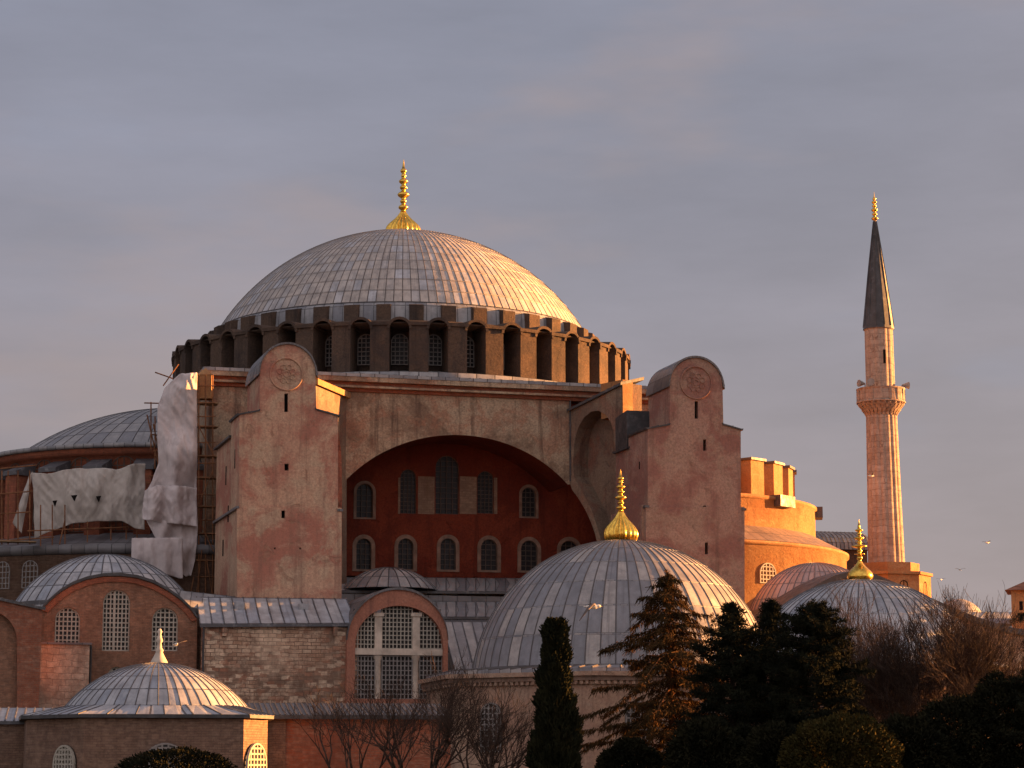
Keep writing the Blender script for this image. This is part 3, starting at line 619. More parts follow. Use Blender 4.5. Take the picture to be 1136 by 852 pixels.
    mb.slab((us0-0.25, DF+bdepth-0.3, zsh-backz+0.06), (us0-0.25, dend+0.1, zsh-backz+0.06), (us1, dend+0.1, zsh-backz+0.35), (us1, DF+bdepth-0.3, zsh-backz+0.35), 0.14, 0, 12, 1)
    a = F_(L_-4, led); b = F_(L_+0.5, led); mb.box(a.x, us0+0.02, DF-0.22, dend+0.05, a.z-0.05, a.z+0.14)
    mb.box(us1-0.02, F_(R_+5, led).x, DF-0.22, DA-0.2, a.z-0.05, a.z+0.14)
    mb.build('tower_coping', M['lead_dark'], t)
    rosette(t, F_(*rose[:2])+Vector((0, -0.01, 0)), mpx(rose[2], -38)); return t, us0, zsh
tl, usl, zsl = tower((265.5, 375), (288, 350, 413, 382), ((456, 460.5), (454.5, 462)), 563.5, 667, (317.5, 415, 19),
    [(317.5, 457, 436.5, 4.2), (318, 522, 514.5, 4.6), (314, 575, 566.5, 4), (304.6, 609.5, 607.5, 2), (332.8, 609.5, 607.5, 2)], M['pink'], 1.15, 6.0, 4.3, -26.5)
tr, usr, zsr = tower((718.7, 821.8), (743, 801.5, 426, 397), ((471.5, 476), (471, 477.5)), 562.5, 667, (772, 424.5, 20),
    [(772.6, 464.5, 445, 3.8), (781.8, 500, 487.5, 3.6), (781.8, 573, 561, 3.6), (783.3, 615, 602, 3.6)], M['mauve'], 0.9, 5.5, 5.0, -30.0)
# dark lead-clad lean-to behind the right gable
a = CH.BU if False else None
z1_, z2_ = zsr+1.95, zsr+1.2
mb = MB(); mb.wall([(usr-0.02, DF+5.3, zsr-0.75), (usr-0.02, DF+5.3, z1_+0.35), (usr-0.02, DF+8.4, z1_+0.1), (usr-0.02, DF+8.4, zsr-0.75)], [], (4.5, 0, 0))
mb.build('lead_lean_to', M['lead_dark'], tr)
# slit windows on the towers' left flanks
for (t, us, zz) in ((tl, usl, zsl), (tr, usr, zsr)):
    for (dd, dz, hh_) in ((2.0, 2.4, 1.5), (6.5, 3.2, 1.5), (5.0, 6.5, 1.3), (7.4, 9.0, 1.3)):
        mb = MB(); mb.box(us-0.012, us+0.1, DF+dd, DF+dd+0.3, zz-dz-hh_, zz-dz); mb.build('slit_window', M['slit'], t)

# ---- aisle roofs between the towers, stepping down to the front
mb = MB()
def roofq(pa, pb, d0, pc, pd_, d1, n, th=0.2, m_=0): mb.slab(CH.B(*pa, d0), CH.B(*pb, d0), CH.B(*pc, d1), CH.B(*pd_, d1), th, m_, n, 1)
roofq((372, 655), (700, 657), -27.0, (700, 642), (372, 640), DT-0.3, 30)
a, b = CH.B(372, 655, -26.9), CH.B(700, 669, -26.9); mb.box(a.x, b.x, -26.9, -25, b.z-3, a.z-0.25, 1)
roofq((372, 684), (700, 685), -33.0, (700, 668), (372, 667), -26.9, 30)
a, b = CH.B(372, 685, -32.8), CH.B(700, 712, -32.8); mb.box(a.x, b.x, -32.8, -30, b.z-6, a.z-0.25, 1)
mb.build('aisle_roof', [M['lead_roof'], M['lead_dark']], church)
c = CH.B(432, 655, -25); rd = mpx(53, -25); mb = MB(); h_ = mpx(25, -25); RS2 = (rd*rd+h_*h_)/(2*h_)
pf = cap_profile(RS2, rd, 10, 0.2); cc = (c.x, -25, c.z-(RS2-h_)); mb.revolve(cc, pf, 60, 0, nu=26, vs=[i*0.35 for i in range(10)]); mb.ribs(cc, pf, 26, 0.10, 0.06)
mb.build('small_dome', M['lead_roof'], church)

# ---- lead roof and stone wall below the left tower
DS = -43.5
mb = MB(); e = CH.B(222, 692.5, DS-0.35); f = CH.B(395.5, 691.5, DS-0.35); gg = CH.B(384, 664, DF-0.1); hh2 = CH.B(218, 662, DF-0.1)
mb.slab(e, f, gg, hh2, 0.22, 0, 13, 1)
for (x, y) in ((265, 672), (336, 674)):
    p = CH.B(x, y, -40.5); mb.box(p.x-0.35, p.x+0.35, -41.0, -40.3, p.z-0.3, p.z+0.28)
mb.build('tower_foot_roof', M['lead_blue'], church)
wl, wr = CH.B(227, 693, DS), CH.B(394, 693, DS); zr_ = CH.B(300, 694, DS)[2]-0.05
mb = MB(); mb.wall([(wl.x, DS, zr_), (wl.x, DS, 0), (wr.x+0.3, DS, 0), (wr.x+0.3, DS, zr_)], [], (0, 5, 0))
for x in (249, 372): p = CH.B(x, 698, DS-0.2); mb.box(p.x-0.15, p.x+0.15, DS-0.3, DS+0.1, p.z-0.5, p.z+0.2)
mb.build('stone_wall', M['stone'], church)

# ---- coral gable with the tall thermal window
DG = -44.0; G = lambda px, py: CH.B(px, py, DG)
tsg = np.linspace(0.0, math.pi, 30)
oarc = [G(441+56*math.cos(t), 712-58.5*math.sin(t)) for t in tsg]; iarc = [G(443+49*math.cos(t), 718-46*max(0, math.sin(t))**0.9) for t in tsg]
zb2 = 0.0
out = oarc[:] + [Vector((oarc[-1].x, DG, zb2)), Vector((oarc[0].x, DG, zb2))]
hole = iarc + [Vector((iarc[-1].x, DG, G(400, 775).z)), Vector((iarc[0].x, DG, G(400, 775).z))]
mb = MB(); mb.wall(out, [hole], (0, 1.0, 0), 0, mi_rev=1); gable = mb.build('window_gable', [M['coral'], M['coral']], church)
mb = MB(); n = len(oarc)                              # barrel roof behind the gable
v = []; 
for d in (-0.15, 8.0):
    for k in range(n): p = oarc[k]; v.append((p.x, DG+d, p.z+0.14))
for d in (-0.15,):
    for k in range(n): p = oarc[k]; v.append((p.x, DG+d, p.z-0.05))
mb.add(v, [(k, k+1, n+k+1, n+k) for k in range(n-1)]+[(k, 2*n+k, 2*n+k+1, k+1) for k in range(n-1)], 0, [[(k/3, 0), ((k+1)/3, 0), ((k+1)/3, 2), (k/3, 2)] for k in range(n-1)]*2)
mb.build('gable_roof', M['lead_dark'], church)
mb = MB()                                             # columns and beam
pa, pb_ = G(392, 718), G(493, 727); dz0 = DG+0.25
zt1, zt2 = G(440, 719.5).z, G(440, 726.5).z
mb.box(pa.x, pb_.x, dz0, dz0+0.7, zt2, zt1)
for x in (421, 463):
    p = G(x, 700); hw = mpx(4.0, -44); mb.box(p.x-hw, p.x+hw, dz0+0.1, dz0+0.6, zt1, G(x, 683).z); mb.box(p.x-hw*1.5, p.x+hw*1.5, dz0, dz0+0.7, G(x, 683.5).z, G(x, 679.5).z)
    mb.revolve((p.x, dz0+0.35, 0), [(hw*0.95, G(x, 775).z), (hw*0.9, G(x, 733).z), (hw*1.5, G(x, 727).z)], 14)
mb.build('mullion', M['marble'], gable)
def lat(px0, px1, py0, py1, nx, nz, d, topf=None, bw=0.075):
    a, b = G(px0, py1), G(px1, py0); m2 = MB()
    for i in range(nx+1):
        u = lerp(a.x, b.x, i/nx); zt_ = b.z if not topf else min(b.z, topf(u)); 
        if zt_ > a.z+0.1: m2.box(u-bw/2, u+bw/2, d, d+0.12, a.z, zt_)
    for j in range(nz+1):
        z = lerp(a.z, b.z, j/nz); us = [u for u in np.linspace(a.x, b.x, 60) if not topf or topf(u) > z]
        if len(us) > 2: m2.box(min(us), max(us), d+0.012, d+0.108, z-bw/2, z+bw/2)
    m2.add([(a.x, d+0.4, a.z), (b.x, d+0.4, a.z), (b.x, d+0.4, b.z), (a.x, d+0.4, b.z)], [(0, 1, 2, 3)], 1); return m2
it = sorted([(p.x, p.z) for p in iarc]); tf = lambda u: float(np.interp(u, [q[0] for q in it], [q[1] for q in it]))
for (x0, x1, y0, y1, nx, nz) in ((394, 417.5, 675, 719, 6, 9), (425, 459, 671, 719, 8, 10), (467, 492, 675, 719, 6, 9), (394, 417.5, 728, 775, 6, 9), (425, 459, 728, 775, 8, 9), (467, 492, 728, 775, 6, 9)):
    lat(x0, x1, y0, y1, nx, nz, DG+0.45, tf if y0 < 700 else None).build('lattice_window', [M['lattice'] if y0 < 700 else M['lattice_grey'], M['glass_old']], gable)
# sloping lead roof right of the coral gable, going down behind the tomb
mb = MB()
mb.slab(CH.B(508, 757, DG+1.0), CH.B(560, 757, DG+1.0), CH.B(545, 688, DG+8), CH.B(490, 688, DG+8), 0.2, 0, 5, 1)
mb.build('valley_roof', M['lead_roof'], church)

# ---- left wing: brick gable with three lattice windows and a lead dome over it
DW = -42.0; Q = lambda px, py: CH.B(px, py, DW)
ga = [(219, 686), (211, 675), (200, 664.5), (186, 654.5), (170, 646), (152, 640.3), (134, 638), (115, 638.3), (96, 642), (80, 648), (66, 656.5), (54, 667), (46.5, 675)]
gp = [Q(*p) for p in ga]
out = gp + [Vector((gp[-1].x-0.0, DW, 0)), Vector((gp[0].x, DW, 0))]
ws = [(75, 715, 674, 29), (129, 722, 654.5, 32), (183, 722, 674.5, 30), (129, 758, 740, 19)]
holes = []; W2 = []
for (cx, y0, y1, w) in ws:
    a_, b_ = Q(cx-w/2, y0), Q(cx+w/2, y1); W2.append(((a_.x+b_.x)/2, b_.x-a_.x, a_.z, b_.z)); holes.append([(u, DW, z) for u, z in arch((a_.x+b_.x)/2, b_.x-a_.x, a_.z, b_.z, 16)])
mb = MB(); mb.wall(out, holes, (0, 0.8, 0), 0)
# raised brick arch band under the coping
band = [Vector((p.x, DW-0.12, p.z-0.12)) for p in gp]; cen = Vector(((gp[0].x+gp[-1].x)/2, DW-0.12, gp[0].z-2)); inn2 = [cen+(p-cen)*0.925 for p in band]
for k in range(len(band)-1): mb.add([band[k], band[k+1], inn2[k+1], inn2[k], inn2[k]+Vector((0, 0.2, 0)), inn2[k+1]+Vector((0, 0.2, 0))], [(0, 1, 2, 3), (3, 2, 5, 4)], 1)
wing = mb.build('brick_gable', [M['brick'], M['terra']], church)
for k, (uc, wd, z0, z1) in enumerate(W2):
    nx = (6, 7, 6, 4)[k]; window_mesh(uc, wd, z0, z1, DW+0.18, nx, (8, 13, 9, 4)[k], 0.095, 0.14, 0.4, True, k == 1).build('lattice_window', [M['lattice'], M['glass_old']], wing)
mb = MB(); n = len(gp); v = []
for d, o in ((-0.22, 0.16), (1.2, 0.16), (-0.22, -0.06)):
    for p in gp: v.append((p.x, DW+d, p.z+o))
mb.add(v, [(k, k+1, n+k+1, n+k) for k in range(n-1)]+[(k, 2*n+k, 2*n+k+1, k+1) for k in range(n-1)]); mb.build('gable_coping', M['lead_dark'], church)
c = CH.B(118, 671, DW+7.0); rd = mpx(96, -35); h_ = mpx(55, -35); RS3 = (rd*rd+h_*h_)/(2*h_); pf = cap_profile(RS3, rd, 14, 0.2)
mb = MB(); cc = (c.x, DW+8.3, c.z-(RS3-h_)); mb.revolve(cc, pf, 72, 0, nu=40, vs=[i*0.42 for i in range(14)]); mb.ribs(cc, pf, 40, 0.10, 0.05)
mb.revolve((c.x, DW+8.3, 0), [(rd+0.1, 4), (rd+0.1, c.z+0.05)], 60, 0)
mb.build('wing_dome', M['lead_blue'], church)
mb = MB(); mb.slab(Q(200, 668)+Vector((0, 1.2, 0)), CH.B(262, 690, DW+1), CH.B(264, 662, DF+1), CH.B(200, 655, DF+1), 0.3, 0, 5, 1)
a = CH.B(219, 690, DW+0.9); b = CH.B(228, 690, DW+0.9); mb.box(a.x, b.x+0.5, DW+0.85, DW+3, 0, a.z-0.35, 1)
mb.build('valley_roof', [M['lead_roof'], M['brick_dim']], church)
# buttress block in pale rubble in front of the gable
a_, b_ = CH.B(44, 782, -44.5), CH.B(99.5, 715.5, -44.5); mb = MB(); mb.box(a_.x-3, b_.x, -44.5, DW-0.05, 0, b_.z); rub = mb.build('buttress_block', M['rubble'], church)
mb = MB(); mb.box(a_.x-3, b_.x+0.15, -44.7, DW-0.04, b_.z+0.005, b_.z+0.16); p = CH.B(63, 737, -44.5); mb.build('block_coping', M['lead_dark'], church)
# red brick building at the left edge with a blind arch
DL = -47.5; X = lambda px, py: CH.B(px, py, DL)
arcl = [X(-12+31*math.cos(t), 712-34*math.sin(t)) for t in np.linspace(0, math.pi, 16)]; hole = arcl+[X(-43, 850), X(19, 850)]
mb = MB(); z00 = 0.0; A_, B_ = X(49, 676), X(-70, 650)
mb.wall([X(-70, 650), Vector((B_.x, DL, 0)), Vector((A_.x-0.2, DL, 0)), X(47, 676)], [[Vector((p.x, DL, max(p.z, 0.4))) for p in hole]], (0, 4, 0)); mb.add([Vector((p.x, DL+0.5, max(p.z, 0.4))) for p in hole], [list(range(len(hole)))], 1)
ann = mb.build('brick_annex_wall', [M['brick_red'], M['brick']], church)
mb = MB(); y0 = Vector((0, -0.2, 0.15)); y1 = Vector((0, 5.5, 0.5)); mb.slab(X(-70, 650)+y0, X(50, 676.5)+y0, X(50, 676.5)+y1, X(-70, 650)+y1, 0.2, 0, 10, 1); mb.build('annex_coping', M['lead_roof'], church)

# ---- west semi-dome with its drum, and the curved wall below it
CW = (-21.5, 0.0)
Yw = CH.O.y+CH.U.y*CW[0]; zE = at(568, 490.5, Yw-18.6).z
wlocal = lambda px, py, rr: at(px, py, Yw-rr)
re_ = 17.9
mb = MB(); topz = at(165, 456, Yw).z; rd = 14.6; h_ = topz-zE-0.55; RSw = (rd*rd+h_*h_)/(2*h_); pf = cap_profile(RSw, rd, 16, 0.3); cc = (CW[0], CW[1], zE+0.55-(RSw-h_))
mb.revolve(cc, pf, 100, 0, nu=64, vs=[i*0.5 for i in range(16)]); mb.ribs(cc, pf, 64, 0.09, 0.035)
mb.revolve((CW[0], CW[1], 0), [(re_+0.1, zE-0.35), (re_+0.35, zE-0.3), (re_+0.35, zE+0.02), (rd-0.3, zE+0.62)], 100, 0, R(176), R(362), nu=64, vs=[0, 0.2, 0.4, 1.2])
sd = mb.build('semi_dome', M['lead_roof'], church)
zD = at(568, 600, Yw-19).z
mb = MB(); mb.revolve((CW[0], CW[1], 0), [(re_-0.6, zD-1), (re_-0.6, zE-0.9), (re_+0.02, zE-0.85), (re_+0.02, zE-0.36)], 100, 0, R(176), R(362))
sdr = mb.build('semi_dome_drum', M['terra'], church)
for k in range(8):
    a = R(-15.5)+R(-78+k*13)
    b_ = MB(); er = Vector((math.sin(a), -math.cos(a), 0)); et = Vector((math.cos(a), math.sin(a), 0)); c0 = Vector((CW[0], CW[1], 0))
    def pt(r, s_, z): return c0+er*r+et*s_+Vector((0, 0, z))
    for (r0, r1, hw, z0, z1, z2, mi) in ((17.2, 19.2, 0.7, zD, zE-1.75, zE-2.35, 0), (17.2, 19.4, 0.9, zE-2.4, zE-1.2, zE-2.05, 1)):
        v = [pt(r0, -hw, z0), pt(r0, hw, z0), pt(r1, hw, z0), pt(r1, -hw, z0), pt(r0, -hw, z1), pt(r0, hw, z1), pt(r1, hw, z2), pt(r1, -hw, z2)]
        b_.add(v, [(0, 3, 2, 1), (4, 5, 6, 7), (0, 1, 5, 4), (1, 2, 6, 5), (2, 3, 7, 6), (3, 0, 4, 7)], mi)
    b_.build('buttress', [M['terra'], M['lead_blue']], sdr)
    a2 = a+R(6.5); o = window_mesh(0, 2.3, zD+1, zE-1.0, 0, 4, 8, 0.07, 0.1, 0.2).build('window', [M['lattice_dark'], M['glass']], sdr)
    o.location = (CW[0]+(re_-0.55)*math.sin(a2), CW[1]-(re_-0.55)*math.cos(a2), 0); o.rotation_euler = (0, 0, a2)
z1 = at(568, 604, Yw-24.5).z
mb = MB(); mb.revolve((CW[0], CW[1], 0), [(24.2, 2), (24.2, z1-0.7), (24.3, z1-0.69)], 100, 0, R(176), R(362))
lw = mb.build('curved_wall', M['brick_dim'], church)
mb = MB(); mb.revolve((CW[0], CW[1], 0), [(24.25, z1-0.75), (24.6, z1-0.6), (24.6, z1), (23.5, z1+0.25), (18.2, z1+1.6)], 100, 0, R(176), R(362), nu=70, vs=[0, 0.2, 0.6, 1, 2]); mb.build('curved_wall_roof', M['lead_dark'], church)
for px in (46, 8):
    p = at(px, 640, Yw-21); l = CH.local(p); a = math.atan2(l.x-CW[0], -(l.y-CW[1])); zc1 = at(px, 645, Yw-22).z
    o = window_mesh(0, 1.5, zc1-0.6, zc1+1.7, 0, 4, 5, 0.07, 0.1, 0.18).build('window', [M['lattice_grey'], M['glass']], lw)
    o.location = (CW[0]+24.28*math.sin(a), CW[1]-24.28*math.cos(a), 0); o.rotation_euler = (0, 0, a)

# ---- east semi-dome end: ochre drum piers, bastion and parapet in the sun
CE = (21.5, 0.0); Ye = CH.O.y+CH.U.y*CE[0]; ez = lambda py, r: at(568, py, Ye-r*0.55).z
mb = MB(); mb.revolve((CE[0], CE[1], 0), [(15.0, ez(570, 0)), (15.0, ez(529, 0)), (13, ez(526, 0)), (0.1, ez(505, 0)+0.0)], 80, 0); ed = mb.build('east_drum', M['orange'], church)
for k in range(12):
    a = R(-15.5)+R(22+k*12.3); b_ = MB(); er = Vector((math.sin(a), -math.cos(a), 0)); et = Vector((math.cos(a), math.sin(a), 0)); c0 = Vector((CE[0], CE[1], 0))
    for (r0, r1, hw, z0, z1, mi) in ((14.5, 17.3, 0.98, ez(572, 0), ez(528, 0), 0), (14.3, 17.5, 1.12, ez(528, 0)+0.004, ez(525.5, 0), 1)):
        v = [c0+er*r+et*s_+Vector((0, 0, z)) for z in (z0, z1) for (r, s_) in ((r0, -hw), (r0, hw), (r1, hw), (r1, -hw))]
        b_.add(v, [(0, 3, 2, 1), (4, 5, 6, 7), (0, 1, 5, 4), (1, 2, 6, 5), (2, 3, 7, 6), (3, 0, 4, 7)], mi)
    b_.build('pier', [M['orange'], M['lead_brown']], ed)
mb = MB(); zt2_ = ez(561, 10); mb.revolve((CE[0], CE[1], 0), [(19.2, ez(640, 10)), (19.2, zt2_-0.35), (19.4, zt2_-0.3), (19.4, zt2_), (15, zt2_+0.15)], 90, 0, R(-2), R(182))
bas = mb.build('east_bastion', M['orange'], church)
for a in (R(-15.5)+R(50), R(-15.5)+R(84)):
    b_ = MB(); er = Vector((math.sin(a), -math.cos(a), 0)); et = Vector((math.cos(a), math.sin(a), 0)); c0 = Vector((CE[0], CE[1], 0))
    v = [c0+er*r+et*s_+Vector((0, 0, z)) for z in (zt2_-0.9, zt2_+0.15) for (r, s_) in ((18.5, -1.2), (18.5, 1.2), (19.9, 1.2), (19.9, -1.2))]
    b_.add(v, [(0, 3, 2, 1), (4, 5, 6, 7), (0, 1, 5, 4), (1, 2, 6, 5), (2, 3, 7, 6), (3, 0, 4, 7)]); b_.build('eave_block', M['lead_brown'], bas)
z3 = ez(613, 12)
mb = MB(); mb.revolve((CE[0], CE[1], 0), [(22.3, z3+0.05), (19.1, ez(594, 10))], 90, 0, R(-2), R(182), nu=60, vs=[0, 2]); mb.build('lean_to_roof', M['lead_brown'], church)
mb = MB(); mb.revolve((CE[0], CE[1], 0), [(22.1, 2), (22.1, z3-0.3), (22.35, z3-0.25), (22.35, z3+0.02), (22, z3+0.04)], 90, 0, R(-2), R(182)); pw = mb.build('east_wall', M['orange'], church)
p = at(850.5, 640, Ye-18); l = CH.local(p); a = math.atan2(l.x-CE[0], -(l.y-CE[1])); zc1 = at(850, 640, Ye-18).z
o = window_mesh(0, 1.9, zc1-0.6, zc1+1.25, 0, 5, 5, 0.09, 0.1, 0.2).build('window', [M['lattice'], M['glass']], pw); o.location = (CE[0]+22.2*math.sin(a), CE[1]-22.2*math.cos(a), 0); o.rotation_euler = (0, 0, a)

# downpipes
for (px, y0, y1, d) in ((632.5, 440, 534, DA-0.12), (226, 694, 852, DS-0.2), (391, 694, 790, DS-0.2), (101, 716, 790, DW-0.2)):
    a, b = CH.B(px, y1, d), CH.B(px, y0, d); mb = MB(); mb.bar((b.x, d, max(0, a.z)), b, 0.085, 0, 8); mb.build('downpipe', M['lead_dark'], church)
# ------------------------------------------------------------------ neighbouring buildings
def domecap(mb, c, px, rowc, pxbase, Fr, nseam, rows, rib=0.09, ribh=0.06, mi=0, n=22):
    """lead dome: sphere of px photo pixels centred on row rowc, cut off at pxbase pixels of radius"""
    k = (at(c[0], rowc-px*0.5, Fr.O.y)-CAM).length/FPX; Rs = px*k; zc = at(c[0], rowc, Fr.O.y).z
    pf = cap_profile(Rs, pxbase*k, n, 0.12); mb.revolve((0, 0, zc), pf, 120, mi, nu=nseam, vs=[rows*i/(n-1) for i in range(n)])
    mb.ribs((0, 0, zc), pf, nseam, rib, ribh, mi); return zc+Rs, pxbase*k, zc+pf[0][1], zc, pf
def poly_prism(mb, pts, z0, z1, mi=0):
    n = len(pts); mb.add([(x, y, z0) for x, y in pts]+[(x, y, z1) for x, y in pts], [(i, (i+1) % n, n+(i+1) % n, n+i) for i in range(n)]+[tuple(range(n, 2*n))], mi)
def face_window(parent, a, b, f, zc0, zc1, w, nx, nz, mats, off=0.02, sur=None):
    """arched lattice window on the wall that runs from a to b (outside on the right-hand side), at fraction f"""
    a = Vector((*a, 0)); b = Vector((*b, 0)); d = (b-a).normalized(); p = a.lerp(b, f); out = Vector((d.y, -d.x, 0)); p = p+out*off
    o = window_mesh(0, w, zc0, zc1, 0, nx, nz, 0.085, 0.10, 0.16).build('lattice_window', mats, parent); o.location = p-out*0.02 if False else p+out*0.16; o.rotation_euler = (0, 0, math.atan2(d.y, d.x))
    return o

# ---- the large domed tomb
TB = Frame(690, 745, 172, 12)
tomb = empty('domed_tomb', TB.O, TB.yaw, 'big pale domed tomb in front of the right pink tower, fluted gold finial on top', 'tomb')
mb = MB(); top, rb, zb_, zc_, pf = domecap(mb, (690, 0), 166, 767, 164.5, TB, 64, 7.0, 0.09, 0.045)
for k in range(1, 7):
    f = k/7*21; i = int(f); r, z = [lerp(pf[i][q], pf[min(21, i+1)][q], f-i) for q in (0, 1)]
    mb.revolve((0, 0, zc_), [(r+0.03, z-0.08), (r+0.045, z), (r-0.05, z+0.05)], 120, 0)
td = mb.build('dome', M['lead_warm'], tomb)
Hf = at(690, 525, TB.O.y).z-at(690, 602, TB.O.y).z
finial('finial', td, 0, 0, top-0.12, onion(Hf+0.25, 1.16, 0.43), 18)
RT = 14.3; zcn = at(690, 745.5, TB.O.y-RT*0.95).z
oct_ = [(RT*math.sin(R(22.5+45*k)), -RT*math.cos(R(22.5+45*k))) for k in range(8)]
sc8 = lambda s: [(x*s, y*s) for x, y in oct_]
mb = MB(); n = 96; v = []
for i in range(n):
    t = 2*math.pi*i/n; ro = (RT*0.99*math.cos(R(22.5))/math.cos(((t+R(22.5)) % R(45))-R(22.5)))*1.0
    v += [(rb*0.995*math.sin(t), -rb*0.995*math.cos(t), zb_+0.02), (ro*1.015*math.sin(t), -ro*1.015*math.cos(t), zcn+0.28), (ro*1.015*math.sin(t), -ro*1.015*math.cos(t), zcn+0.05)]
mb.add(v, [(3*i+q, 3*i+q+1, 3*((i+1) % n)+q+1, 3*((i+1) % n)+q) for i in range(n) for q in (0, 1)], 0, [[(i, 0), (i, 1), (i+1, 1), (i+1, 0)] for i in range(n) for q in (0, 1)])
for i in range(n):                                    # scalloped lead ends along the eave
    p, q = Vector(v[3*i]), Vector(v[3*i+1]); mb.bar(p, q+Vector((0, 0, 0.03)), 0.07, 0, 5)
mb.build('eave', M['lead_warm'], tomb)
mb = MB(); poly_prism(mb, oct_, 0, zcn-0.8); wl_ = mb.build('wall', M['salmon_stone'], tomb)
mb = MB(); poly_prism(mb, sc8(1.012), zcn-0.80, zcn-0.55); poly_prism(mb, sc8(1.03), zcn-0.55, zcn-0.25, 1); poly_prism(mb, sc8(1.045), zcn-0.25, zcn+0.04)
for k in range(8):
    a, b = Vector((*oct_[k], 0)), Vector((*oct_[(k+1) % 8], 0)); d = (b-a).normalized(); L_ = (b-a).length; o = Vector((d.y, -d.x, 0)); m_ = int(L_/0.42)
    for i in range(m_):
        p = a+d*(L_*(i+0.5)/m_)+o*0.17; e, g_ = d*0.11, o*0.16
        mb.add([p+s1*e+s2*g_+Vector((0, 0, z)) for z in (zcn-0.78, zcn-0.5) for s1, s2 in ((-1, 0), (1, 0), (1, 1), (-1, 1))], [(0, 3, 2, 1), (4, 5, 6, 7), (0, 1, 5, 4), (1, 2, 6, 5), (2, 3, 7, 6), (3, 0, 4, 7)])
mb.build('cornice', [M['salmon_stone'], M['surround']], tomb)
for k in (6, 7, 0, 1):
    for f in (0.28, 0.72): face_window(tomb, oct_[k], oct_[(k+1) % 8], f, zcn-5.2, zcn-1.9, 1.7, 5, 9, [M['lattice_grey'], M['glass_old']])

# ---- the tomb at the lower left
TL = Frame(174, 790, 118, 9)
ltomb = empty('domed_tomb', TL.O, TL.yaw, 'low brown brick tomb under a shallow blue grey dome with a small pale finial', 'tomb')
mb = MB(); top, rb, zb_, zc_, pf = domecap(mb, (174, 0), 126, 865.5, 99, TL, 52, 4.5, 0.06, 0.03); td = mb.build('dome', M['lead_blue'], ltomb)
Hf = at(176, 705, TL.O.y).z-at(176, 741, TL.O.y).z
finial('finial', td, 0.05, 0, top-0.08, [(0.42, 0, 0), (0.43, 0.10, 0), (0.36, 0.24, 0), (0.24, 0.45, 0), (0.17, 0.62, 0), (0.21, 0.70, 0), (0.13, 0.82, 0), (0.10, 1.05, 0), (0.17, 1.18, 0), (0.11, 1.34, 0), (0.08, 1.5, 0), (0.12, 1.62, 0), (0.06, 1.76, 0), (0.01, Hf+0.1, 0)], 0, M['marble'])
fd = -5.0; ul, ur = TL.B(93, 800, fd).x, TL.B(270.5, 800, fd).x; zw_ = TL.B(180, 794, fd).z
lb = TL.B(30, 800, -1.0); rb2 = TL.B(297, 800, -2.7)
fp = [(ul, fd), (ur, fd), (rb2.x, -2.7), (rb2.x+0.3, 6.5), (lb.x-0.5, 6.5), (lb.x, -1.0)]
mb = MB(); poly_prism(mb, fp, 0, zw_-0.12); mb.build('wall', M['brick_dim'], ltomb)
mb = MB(); cx_, cy_ = 0, 0; grow = lambda s, z: [(x+(x/abs(x))*s, y+(s if y > 0 else -s), z) for x, y in fp]
e0, e1 = grow(0.28, zw_-0.10), grow(0.28, zw_+0.06); n = len(fp); mb.add(e0+e1, [(i, (i+1) % n, n+(i+1) % n, n+i) for i in range(n)]+[tuple(range(n))[::-1]], 1)
ring = []
for i in range(n):
    a, b = Vector(e1[i]), Vector(e1[(i+1) % n]); m_ = 12
    for k in range(m_): ring.append(a.lerp(b, k/m_))
v = []; f = []
for p in ring: t = math.atan2(p.x, -p.y); v += [p, Vector((rb*0.99*math.sin(t), -rb*0.99*math.cos(t), zb_+0.03))]
N_ = len(ring); f = [(2*i, 2*((i+1) % N_), 2*((i+1) % N_)+1, 2*i+1) for i in range(N_)]
mb.add(v, f, 0, [[(i*0.4, 0), (i*0.4+0.4, 0), (i*0.4+0.4, 1), (i*0.4, 1)] for i in range(N_)])
for i in range(0, N_, 2): mb.bar(v[2*i], v[2*i+1], 0.045, 0, 4)
mb.build('eave', [M['lead_blue'], M['lead_dark']], ltomb)
zz0, zz1 = at(78, 868, 114).z, at(78, 826.5, 114).z
face_window(ltomb, fp[5], fp[0], 0.72, 0.2, zz1, 1.75, 7, 11, [M['lattice'], M['glass_old']])
face_window(ltomb, fp[0], fp[1], 0.51, 0.2, at(180, 824, 113).z, 2.0, 7, 11, [M['lattice_grey'], M['glass_old']])
o = face_window(ltomb, fp[1], fp[2], 0.45, 0.2, at(280, 824, 114).z, 2.1, 6, 10, [M['lattice'], M['glass_old']])
# low walls on either side of it
LA = Frame(20, 800, 121, 9)
lann = empty('garden_wall', LA.O, LA.yaw, 'low dim brick wall with a lead covered top left of the brown tomb', 'wall')
a, b = LA.B(-60, 800, 0), LA.B(95, 800, 0); mb = MB(); mb.box(a.x, b.x, 0, 3, 0, a.z-0.1); mb.build('wall', M['brick_dim'], lann)
mb = MB(); mb.slab((a.x-0.2, -0.2, a.z), (b.x, -0.2, a.z), (b.x, 3, a.z+0.75), (a.x-0.2, 3, a.z+0.75), 0.15, 0, 16, 1); mb.build('roof', M['lead_blue'], lann)
RA = Frame(300, 793, 124, 9)
rann = empty('low_annex', RA.O, RA.yaw, 'low annex with brown and red walls and dark lead roof beside the brown tomb', 'annex')
a, b, c = RA.B(262, 793, 0), RA.B(317, 793, 0), RA.B(500, 793, 0)
mb = MB(); mb.box(a.x, b.x, -0.15, 6, 0, b.z-0.15); mb.box(b.x+0.01, c.x, 0, 6, 0, b.z-0.15, 1); mb.build('wall', [M['brick_dim'], M['brick_red']], rann)
